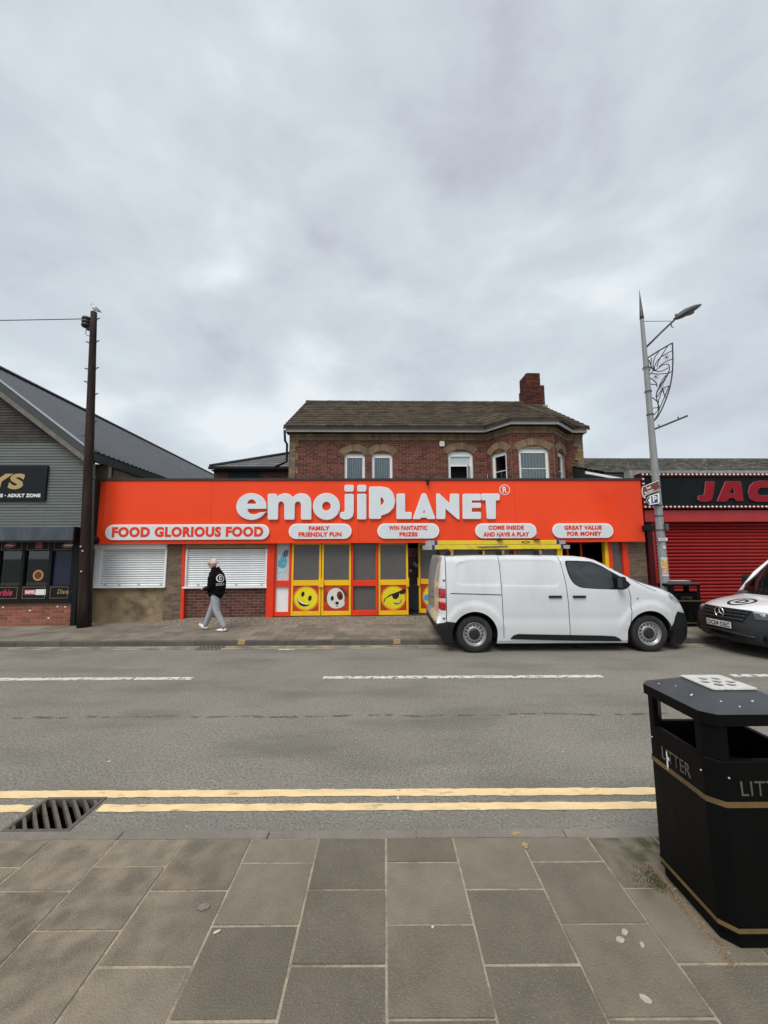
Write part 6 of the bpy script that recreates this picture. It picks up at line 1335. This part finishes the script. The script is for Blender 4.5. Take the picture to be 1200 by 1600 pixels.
# ================================================================== LITTER BINS
add('bin_text', (.10, .09, .07), .5, .2, 10); add('bin_black', (.0035, .0036, .0038), .45, .25, 5, spec=.10, dirt=(.02, .02, .019, .5), dscale=3, dlo=.58, dhi=.8, stretch=(1, 1, .25)); add('bin_roof', (.045, .048, .053), .45, .15, 5, spec=.5, dirt=(.09, .09, .09, .6), dscale=4, dlo=.58, dhi=.75); add('bin_gold', (.15, .10, .035), .5, .2, 10, dirt=(.07, .05, .025, .7), dscale=6); add('ash_plate', (.62, .61, .57), .4, .12, 14, dirt=(.2, .19, .17, 1), dscale=14, dlo=.58, dhi=.68); add('liner_green', (.008, .06, .04), .5, .2); add('dropping', (.62, .62, .58), .7, .2, 30)
def bin_(Mx, label, bw=.74, bd=.46):
    t = thing('litter_bin', label, 'litter bin', Mx, 'black litter bins')
    ch_ = .05
    def oct_(ins, x=bw / 2, y=bd / 2): x, y, c = x - ins, y - ins, ch_; return [(-x + c, -y), (x - c, -y), (x, -y + c), (x, y - c), (x - c, y), (-x + c, y), (-x, y - c), (-x, -y + c)]
    def ring(P, za_, Q, zb_, nm, mat, par=t, cap=False):
        n = 8; mb = MB().add([(x, y, za_) for x, y in P] + [(x, y, zb_) for x, y in Q], [(k, (k + 1) % n, n + (k + 1) % n, n + k) for k in range(n)])
        if cap: mb.add([(x, y, zb_) for x, y in Q], [tuple(range(n))])
        return mb.build(nm, M[mat], par, fix=False)
    bevel(MB().prism(oct_(.012), 0, .055, 'z').build('plinth', M['bin_black'], t), .006)
    mb = MB(); n = 8
    for za_, zb_, o in ((.055, .77, 0),):
        A, C = oct_(o), oct_(.03); mb.add([(x, y, za_) for x, y in A] + [(x, y, zb_) for x, y in A] + [(x, y, zb_) for x, y in C] + [(x, y, .3) for x, y in C], [(k, (k + 1) % n, n + (k + 1) % n, n + k) for k in range(n)] + [(n + k, n + (k + 1) % n, 2 * n + (k + 1) % n, 2 * n + k) for k in range(n)] + [(2 * n + k, 2 * n + (k + 1) % n, 3 * n + (k + 1) % n, 3 * n + k) for k in range(n)])
    bevel(mb.build('body', M['bin_black'], t), .006, 2)
    MB().prism(oct_(.035), .30, .60, 'z').build('liner', M['liner_green'], t)
    for za_, zb_ in ((.575, .60), (.07, .09)): ring(oct_(-.0025), za_, oct_(-.0025), zb_, 'gold_band', 'bin_gold')
    x, y = bw / 2, bd / 2
    for sx in (-1, 1):
        for sy in (-1, 1):
            P = [(sx * (x - .085), sy * (y - .0015)), (sx * (x - ch_), sy * (y - .0015)), (sx * (x - .0015), sy * (y - ch_)), (sx * (x - .0015), sy * (y - .085)), (sx * (x - .03), sy * (y - .085)), (sx * (x - .085), sy * (y - .03))]
            MB().prism(P, .7715, .924, 'z').build('corner_post', M['bin_black'], t)
    A, C = oct_(-.012), oct_(.03)
    mb = MB().add([(p, q, .925) for p, q in A] + [(p, q, .975) for p, q in A] + [(p, q, .925) for p, q in C], [(k, (k + 1) % n, n + (k + 1) % n, n + k) for k in range(n)] + [(2 * n + k, 2 * n + (k + 1) % n, (k + 1) % n, k) for k in range(n)] + [tuple(range(2 * n, 3 * n))]); mb.build('lintel', M['bin_black'], t, fix=False)
    def o2(a, b, c): return [(-a + c, -b), (a - c, -b), (a, -b + c), (a, b - c), (a - c, b), (-a + c, b), (-a, b - c), (-a, -b + c)]
    pw_, pd_ = bw / 2 - .14, bd / 2 - .12; T_ = o2(pw_, pd_, .012); mb = MB().add([(p, q, .9755) for p, q in A] + [(p, q, 1.035) for p, q in T_], [(k, (k + 1) % n, n + (k + 1) % n, n + k) for k in range(n)] + [tuple(range(n, 2 * n))]); mb.build('roof', M['bin_roof'], t, fix=False)
    holes_ = [(-.09, -.03), (-.03, -.055), (.03, -.055), (.09, -.03), (-.09, .03), (-.03, .05), (.03, .05), (.09, .03), (-.03, 0), (.03, 0)]
    link('ash_plate', curve_mesh('ash_plate', [[(p * .98, q * .98) for p, q in o2(pw_ + .004, pd_ + .004, .012)]] + [[(a + .025 * math.cos(2 * math.pi * k / 8 + .4), b + .021 * math.sin(2 * math.pi * k / 8 + .4)) for k in range(8)] for a, b in [(-.035, -.05), (.03, -.05), (-.065, -.005), (0, 0), (.065, -.005), (-.033, .048), (.033, .048)]], .003, 0, M['ash_plate']), t, (0, 0, 1.0425), None, (R(-90), 0, 0))
    MB().box(-.095, .095, -.08, .08, 1.0352, 1.0385).build('ash_hole_shade', M['pit'], t)  # near-black plate under the ash plate paints the darkness inside its holes
    for (ang, w_, off, tw_) in ((0, bw, y, .26), (180, bw, y, .26), (90, bd, x, .19), (-90, bd, x, .19)):
        o = text('lettering', 'LITTER', -tw_ / 2, tw_ / 2, .625, .685, 0, M['bin_text'], t, -.008, .0015); o.rotation_euler = (0, 0, R(ang)); d_ = Matrix.Rotation(R(ang), 3, 'Z') @ Vector((0, -off - .0015, 0)); o.location = d_
        for sx in (-1, 1):
            for zz in (.70,): q = Matrix.Rotation(R(ang), 3, 'Z') @ Vector((sx * w_ * .36, -off - .002, zz)); MB().ball((0, 0, 0), .005, 8, 5).build('screw', M['alu'], t, loc=q)
    return t
bx_, by_ = 1.482 + .25, 1.862 + .23
nb_ = bin_(Matrix.Translation((bx_, by_, PZ + .003)), 'large black litter bin with gold bands in the right foreground', .50)
for (x, y, a, b, ang) in ((-.19, -.07, .020, .005, .6), (-.13, -.17, .005, .005, 0), (-.215, .13, .004, .004, 0), (-.18, .05, .003, .003, 0), (.02, -.17, .007, .005, 0), (-.07, -.20, .010, .004, 1)):
    zz = 1.035 - .06 * max((abs(x) - .11) / .152, (abs(y) - .11) / .132, 0) + .0005; MB().ball((0, 0, 0), 1, 8, 5, (a, b, .003)).build('dropping', M['dropping'], nb_, loc=(x, y, zz), rot=(0, 0, ang))
for (y, z, b, c) in ((-.03, .61, .007, .03), (-.035, .64, .012, .012), (-.03, .66, .005, .02)): MB().ball((0, 0, 0), 1, 8, 5, (.0025, b, c)).build('dropping', M['dropping'], nb_, loc=(-.2515, y + .09, z))
p = at_y(1074, 960, 9.25); bin_(Matrix.Translation((p.x, 9.45, .126)), 'black litter bin on the far pavement between the two white vans')
# moss and grit along the foot of the near bin
add('grit', (.30, .22, .14), .95, .3, 20, island=.4); add('moss', (.06, .06, .022), .95, .4, 30, island=.4)
for nm, mt, cnt, lab in (('grit', 'grit', 900, 'brown sandy grit gathered along the foot of the near bin'), ('moss', 'moss', 500, 'dark green moss patch at the back corner of the near bin')):
    mb = MB()
    for _ in range(cnt):
        if nm == 'grit': t_ = random.random(); x, y = 1.482 - abs(random.gauss(0, .03)) - .002, 1.80 + .55 * t_; r = random.uniform(.0015, .004)
        else: x, y = 1.46 - abs(random.gauss(0, .055)), 2.235 + random.gauss(0, .045); r = random.uniform(.001, .003)
        mb.add([(x + r, y, PZ), (x - r * .6, y + r, PZ), (x - r * .6, y - r, PZ), (x, y, PZ + .003 + r * 1.2)], [(0, 1, 3), (1, 2, 3), (2, 0, 3)])
    tag(mb.build(nm, M[mt], None, fix=False), lab, nm, None, 'stuff')
# ================================================================== WALKING MAN
add('skin', (.52, .30, .25), .6, .08, 20); add('hair', (.60, .48, .45), .8, .15, 60); add('hoodie', (.006, .006, .007), .95, .25, 14, bump=.5, bscale=16, spec=.1); add('joggers', (.33, .35, .375), .9, .12, 12, bump=.7, bscale=13); add('shoe', (.72, .72, .70), .6, .06); add('sock', (.012, .012, .013), .9)
mp_ = at_z(334, 985, .125); MH = 1.0
pm = Matrix.Translation((mp_.x, mp_.y, .118)) @ Matrix.Rotation(R(-6), 4, 'Z') @ Matrix.Scale(.96, 4)      # faces -x, turned a little away from the road
man = thing('person', 'person in black hooded top and grey joggers walking left past the white shutter', 'person', pm)
# local frame: -x is forward, +y his right side away from the road, z up
limbs = []
def limb(pts, rs, reg): limbs.append(([Vector(p) for p in pts], rs, reg))
limb([(.02, 0, .88), (.02, 0, 1.0), (.025, 0, 1.15), (.0, 0, 1.30), (-.03, 0, 1.40)], [(.19, .19), (.215, .21), (.21, .215), (.185, .21), (.11, .145)], 'hoodie')
limb([(.02, 0, .93), (.02, 0, .84)], [(.14, .165), (.13, .16)], 'joggers')
limb([(-.02, 0, 1.38), (-.06, 0, 1.46), (-.085, 0, 1.50)], [(.085, .10), (.062, .062), (.06, .06)], 'hoodie_neck')
limb([(-.085, 0, 1.49), (-.10, 0, 1.56), (-.105, 0, 1.62)], [(.06, .058), (.094, .075), (.085, .07)], 'skin')
limb([(-.13, 0, 1.50), (-.15, 0, 1.53)], [(.035, .04), (.04, .045)], 'skin')
limb([(-.19, 0, 1.545), (-.205, 0, 1.555)], [(.013, .013), (.011, .011)], 'skin')
for sy, fx in ((-1, .33), (1, -.31)):          # near leg trails, far leg leads
    if sy < 0: hip, kn, an_ = (.03, -.085, .86), (.10, -.085, .47), (.30, -.08, .12)
    else: hip, kn, an_ = (.0, .085, .86), (-.13, .085, .47), (-.26, .085, .13)
    limb([hip, kn, an_], [(.105, .105), (.078, .08), (.058, .06)], 'joggers')
    limb([an_, (an_[0] - .005, an_[1], an_[2] - .05)], [(.042, .042), (.04, .04)], 'sock')
limb([(.335, -.08, .045), (.25, -.08, .035), (.14, -.08, .032)], [(.034, .036), (.040, .042), (.024, .034)], 'shoe'); limb([(.305, -.08, .07), (.29, -.08, .05)], [(.036, .036), (.04, .04)], 'shoe')
limb([(-.235, .085, .05), (-.32, .085, .075), (-.41, .085, .13)], [(.036, .038), (.042, .044), (.026, .036)], 'shoe'); limb([(-.265, .085, .085), (-.27, .085, .06)], [(.036, .036), (.04, .04)], 'shoe')
for sy in (-1, 1):
    limb([(-.005, sy * .17, 1.36), (.02, sy * .225, 1.26), (.03, sy * .235, 1.10), (-.05, sy * .20, 1.0), (-.20, sy * .12, .99)], [(.075, .075), (.068, .068), (.062, .062), (.056, .056), (.047, .047)], 'hoodie')
    limb([(-.20, sy * .12, .99), (-.245, sy * .09, 1.0), (-.275, sy * .075, 1.005)], [(.034, .036), (.034, .042), (.028, .038)], 'skin')
    for k in range(4):
        y0 = sy * (.05 + .018 * k); limb([(-.275, y0, 1.015 - .010 * k), (-.32, y0 - sy * .012, 1.02 - .012 * k), (-.325, y0 - sy * .03, .995 - .012 * k)], [(.0115, .0115), (.0105, .0105), (.0095, .0095)], 'skin')
    limb([(-.235, sy * .06, 1.02), (-.275, sy * .04, 1.045), (-.30, sy * .025, 1.04)], [(.014, .014), (.012, .012), (.010, .010)], 'skin')
mb = MB()
for P, rs, reg in limbs:
    n = 14; rings = []; m = len(P)
    Q, QR = [], []
    for i in range(m - 1):
        for k in range(6): t = k / 6; Q.append(P[i].lerp(P[i + 1], t)); QR.append((rs[i][0] + (rs[i + 1][0] - rs[i][0]) * t, rs[i][1] + (rs[i + 1][1] - rs[i][1]) * t))
    Q.append(P[-1]); QR.append(rs[-1])
    for i, q in enumerate(Q):
        t = (Q[min(i + 1, len(Q) - 1)] - Q[max(i - 1, 0)]).normalized(); v_ = Vector((0, 1, 0)); u_ = v_.cross(t).normalized(); v_ = t.cross(u_)
        rings.append([q + u_ * (QR[i][0] * math.cos(2 * math.pi * k / n)) + v_ * (QR[i][1] * math.sin(2 * math.pi * k / n)) for k in range(n)])
    for a, b in zip(rings, rings[1:]): mb.add(a + b, [(k, (k + 1) % n, n + (k + 1) % n, n + k) for k in range(n)])
    for rg, q, s in ((rings[0], Q[0], -1), (rings[-1], Q[-1], 1)):
        t = (Q[1] - Q[0]).normalized() * -1 if s < 0 else (Q[-1] - Q[-2]).normalized(); rad = min(QR[0] if s < 0 else QR[-1])
        r2 = [q + (p_ - q) * .7 + t * rad * .6 for p_ in rg]; mb.add(rg + r2 + [q + t * rad * .9], [(k, (k + 1) % n, n + (k + 1) % n, n + k) for k in range(n)] + [(n + k, n + (k + 1) % n, 2 * n) for k in range(n)])
bo = mb.build('body', M['hoodie'], man)
md = bo.modifiers.new('remesh', 'REMESH'); md.mode = 'VOXEL'; md.voxel_size = .0085; md.use_smooth_shade = True
sm_ = bo.modifiers.new('smooth', 'SMOOTH'); sm_.factor = .5; sm_.iterations = 4
dg = bpy.context.evaluated_depsgraph_get(); dg.update(); me = bpy.data.meshes.new_from_object(bo.evaluated_get(dg)); bo.modifiers.clear(); old = bo.data; bo.data = me; me.name = 'body'
me.materials.clear(); order = ['hoodie', 'joggers', 'skin', 'sock', 'shoe']
for k in order: me.materials.append(M[k])
segs = []
for P, rs, reg in limbs:
    for i in range(len(P) - 1): segs.append((P[i], P[i + 1], sum(rs[i]) / 2, sum(rs[i + 1]) / 2, order.index('hoodie' if reg == 'hoodie_neck' else reg)))
for f in me.polygons:
    c = f.center; best = (9, 0)
    for a, b, r0, r1, k in segs:
        ab_ = b - a; t = max(0, min(1, (c - a).dot(ab_) / ab_.length_squared)); dd = (c - a - ab_ * t).length - (r0 + (r1 - r0) * t)
        if dd < best[0]: best = (dd, k)
    k = best[1]
    if k == 1 and c.z > .885: k = 0
    f.material_index = k; f.use_smooth = True
# clothing and head details
MB().tube([(.02 + .192 * math.cos(t), .196 * math.sin(t), .885) for t in [2 * math.pi * k / 28 for k in range(29)]], .022, 8, False).build('hoodie_hem', M['hoodie'], man)
hd_ = []
for zz, ax, ay, cx_ in ((1.36, .13, .15, .0), (1.41, .125, .135, -.015), (1.455, .11, .115, -.03), (1.49, .095, .10, -.03)): hd_.append([(cx_ + ax * math.cos(t), ay * math.sin(t), zz + .03 * math.cos(t)) for t in [-2.1 + 4.2 * k / 18 for k in range(19)]])
mb = MB()
for a, b in zip(hd_, hd_[1:]): mb.add(a + b, [(k, k + 1, 20 + k, 19 + k) for k in range(18)], True)
o = mb.build('hood', M['hoodie'], man, fix=False); m_ = o.modifiers.new('solid', 'SOLIDIFY'); m_.thickness = .035; m_.offset = -1; m_ = o.modifiers.new('sub', 'SUBSURF'); m_.levels = 1; m_.render_levels = 2
mb = MB(); hr = []
for i in range(7):
    th = R(12 + 13 * i); rr_ = .0
    hr.append([(-.098 + (.107 * math.sin(th)) * math.cos(t) + .012, .083 * math.sin(th) * math.sin(t), 1.592 + .118 * math.cos(th)) for t in [-1.9 + 3.8 * k / 20 for k in range(21)]])
for a, b in zip(hr, hr[1:]): mb.add(a + b, [(k, k + 1, 22 + k, 21 + k) for k in range(20)], True)
mb.build('hair', M['hair'], man, fix=False)
mb = MB().ball((-.10, 0, 1.60), .1, 20, 14, (1.0, .80, 1.13)); mb.build('scalp', M['skin'], man)
for sy in (-1, 1):
    MB().ball((-.085, sy * .079, 1.565), .02, 10, 8, (.8, .45, 1.6)).build('ear', M['skin'], man)
    MB().ball((-.182, sy * .033, 1.578), .012, 8, 6).build('eye', M['plate_ink'], man)
    MB().tube([(-.085, sy * .085, 1.588), (-.14, sy * .082, 1.588), (-.195, sy * .062, 1.583)], .005, 5).build('glasses_arm', M['plate_ink'], man)
    MB().lathe([(.022, -.003), (.027, -.003), (.027, .003), (.022, .003)], (-.198, sy * .033, 1.577), 'x', 16).build('glasses_rim', M['plate_ink'], man)
MB().box(-.192, -.188, -.022, .022, 1.512, 1.518).build('mouth', M['maroon'], man)
# white print on the back, draped onto the hoodie
from mathutils.bvhtree import BVHTree
bv = BVHTree.FromPolygons([v_.co for v_ in me.vertices], [tuple(p_.vertices) for p_ in me.polygons])
def drape(P2, nm):      # points (y, z) projected from behind (+x), turned towards the near side
    vs = []
    for a, z in P2:
        an2 = -.62 + a; d_ = Vector((math.cos(an2), math.sin(an2), 0)); h = bv.ray_cast(Vector((.02, 0, z)) + d_ * .6, -d_); vs.append((h[0] if h[0] else Vector((.02, 0, z)) + d_ * .17) + d_ * .004)
    return vs
def strokes(P, w_, nm):
    T2 = thick(P, w_); m = len(P); MB().add(drape(T2, nm), [(i, i + 1, 2 * m - 2 - i, 2 * m - 1 - i) for i in range(m - 1)], True).build(nm, M['sign_white'], man, fix=False)
ks = 6.0    # radians per metre of print width
cz_ = 1.245
class Pr: pass
def ringp(rx, rz, n, a0=0, a1=2 * math.pi): return [(rx * math.cos(a0 + (a1 - a0) * k / n), cz_ + rz * math.sin(a0 + (a1 - a0) * k / n)) for k in range(n + 1)]
def rg_strip(rx0, rz0, rx1, rz1, n, nm):
    A, C = ringp(rx0, rz0, n), ringp(rx1, rz1, n); MB().add(drape(A + C, nm), [(k, k + 1, n + 2 + k, n + 1 + k) for k in range(n)], True).build(nm, M['sign_white'], man, fix=False)
rg_strip(.40, .072, .52, .093, 40, 'print_ring')
def quad_(P, nm): MB().add(drape(P, nm), [tuple(range(len(P)))], True).build(nm, M['sign_white'], man, fix=False)
quad_([(-.17, cz_ - .045), (-.07, cz_ - .045), (-.07, cz_ + .045), (-.17, cz_ + .045)], 'print_letter'); quad_([(-.07, cz_ + .045), (-.07, cz_ + .028), (.06, cz_ + .026), (.12, cz_ + .02), (.20, cz_ + .015), (.12, cz_ + .042)], 'print_letter'); quad_([(-.07, cz_ - .028), (-.07, cz_ - .045), (.12, cz_ - .042), (.20, cz_ - .015), (.12, cz_ - .02), (.06, cz_ - .026)], 'print_letter'); quad_([(.12, cz_ - .02), (.20, cz_ - .015), (.20, cz_ + .015), (.12, cz_ + .02)], 'print_letter')
for zz in (cz_ - .13, cz_ - .16):
    for i in range(7): a = -.5 + .145 * i; quad_([(a, zz - .008), (a + .10, zz - .008), (a + .10, zz + .008), (a, zz + .008)], 'print_text')
ph = bevel(MB().box(-.36, -.29, -.035, .035, 1.022, 1.034).build('held_phone', M['sign_white'], None), .004); ph.matrix_world = pm; tag(ph, 'small white object held in the walking person\'s hands', 'phone')
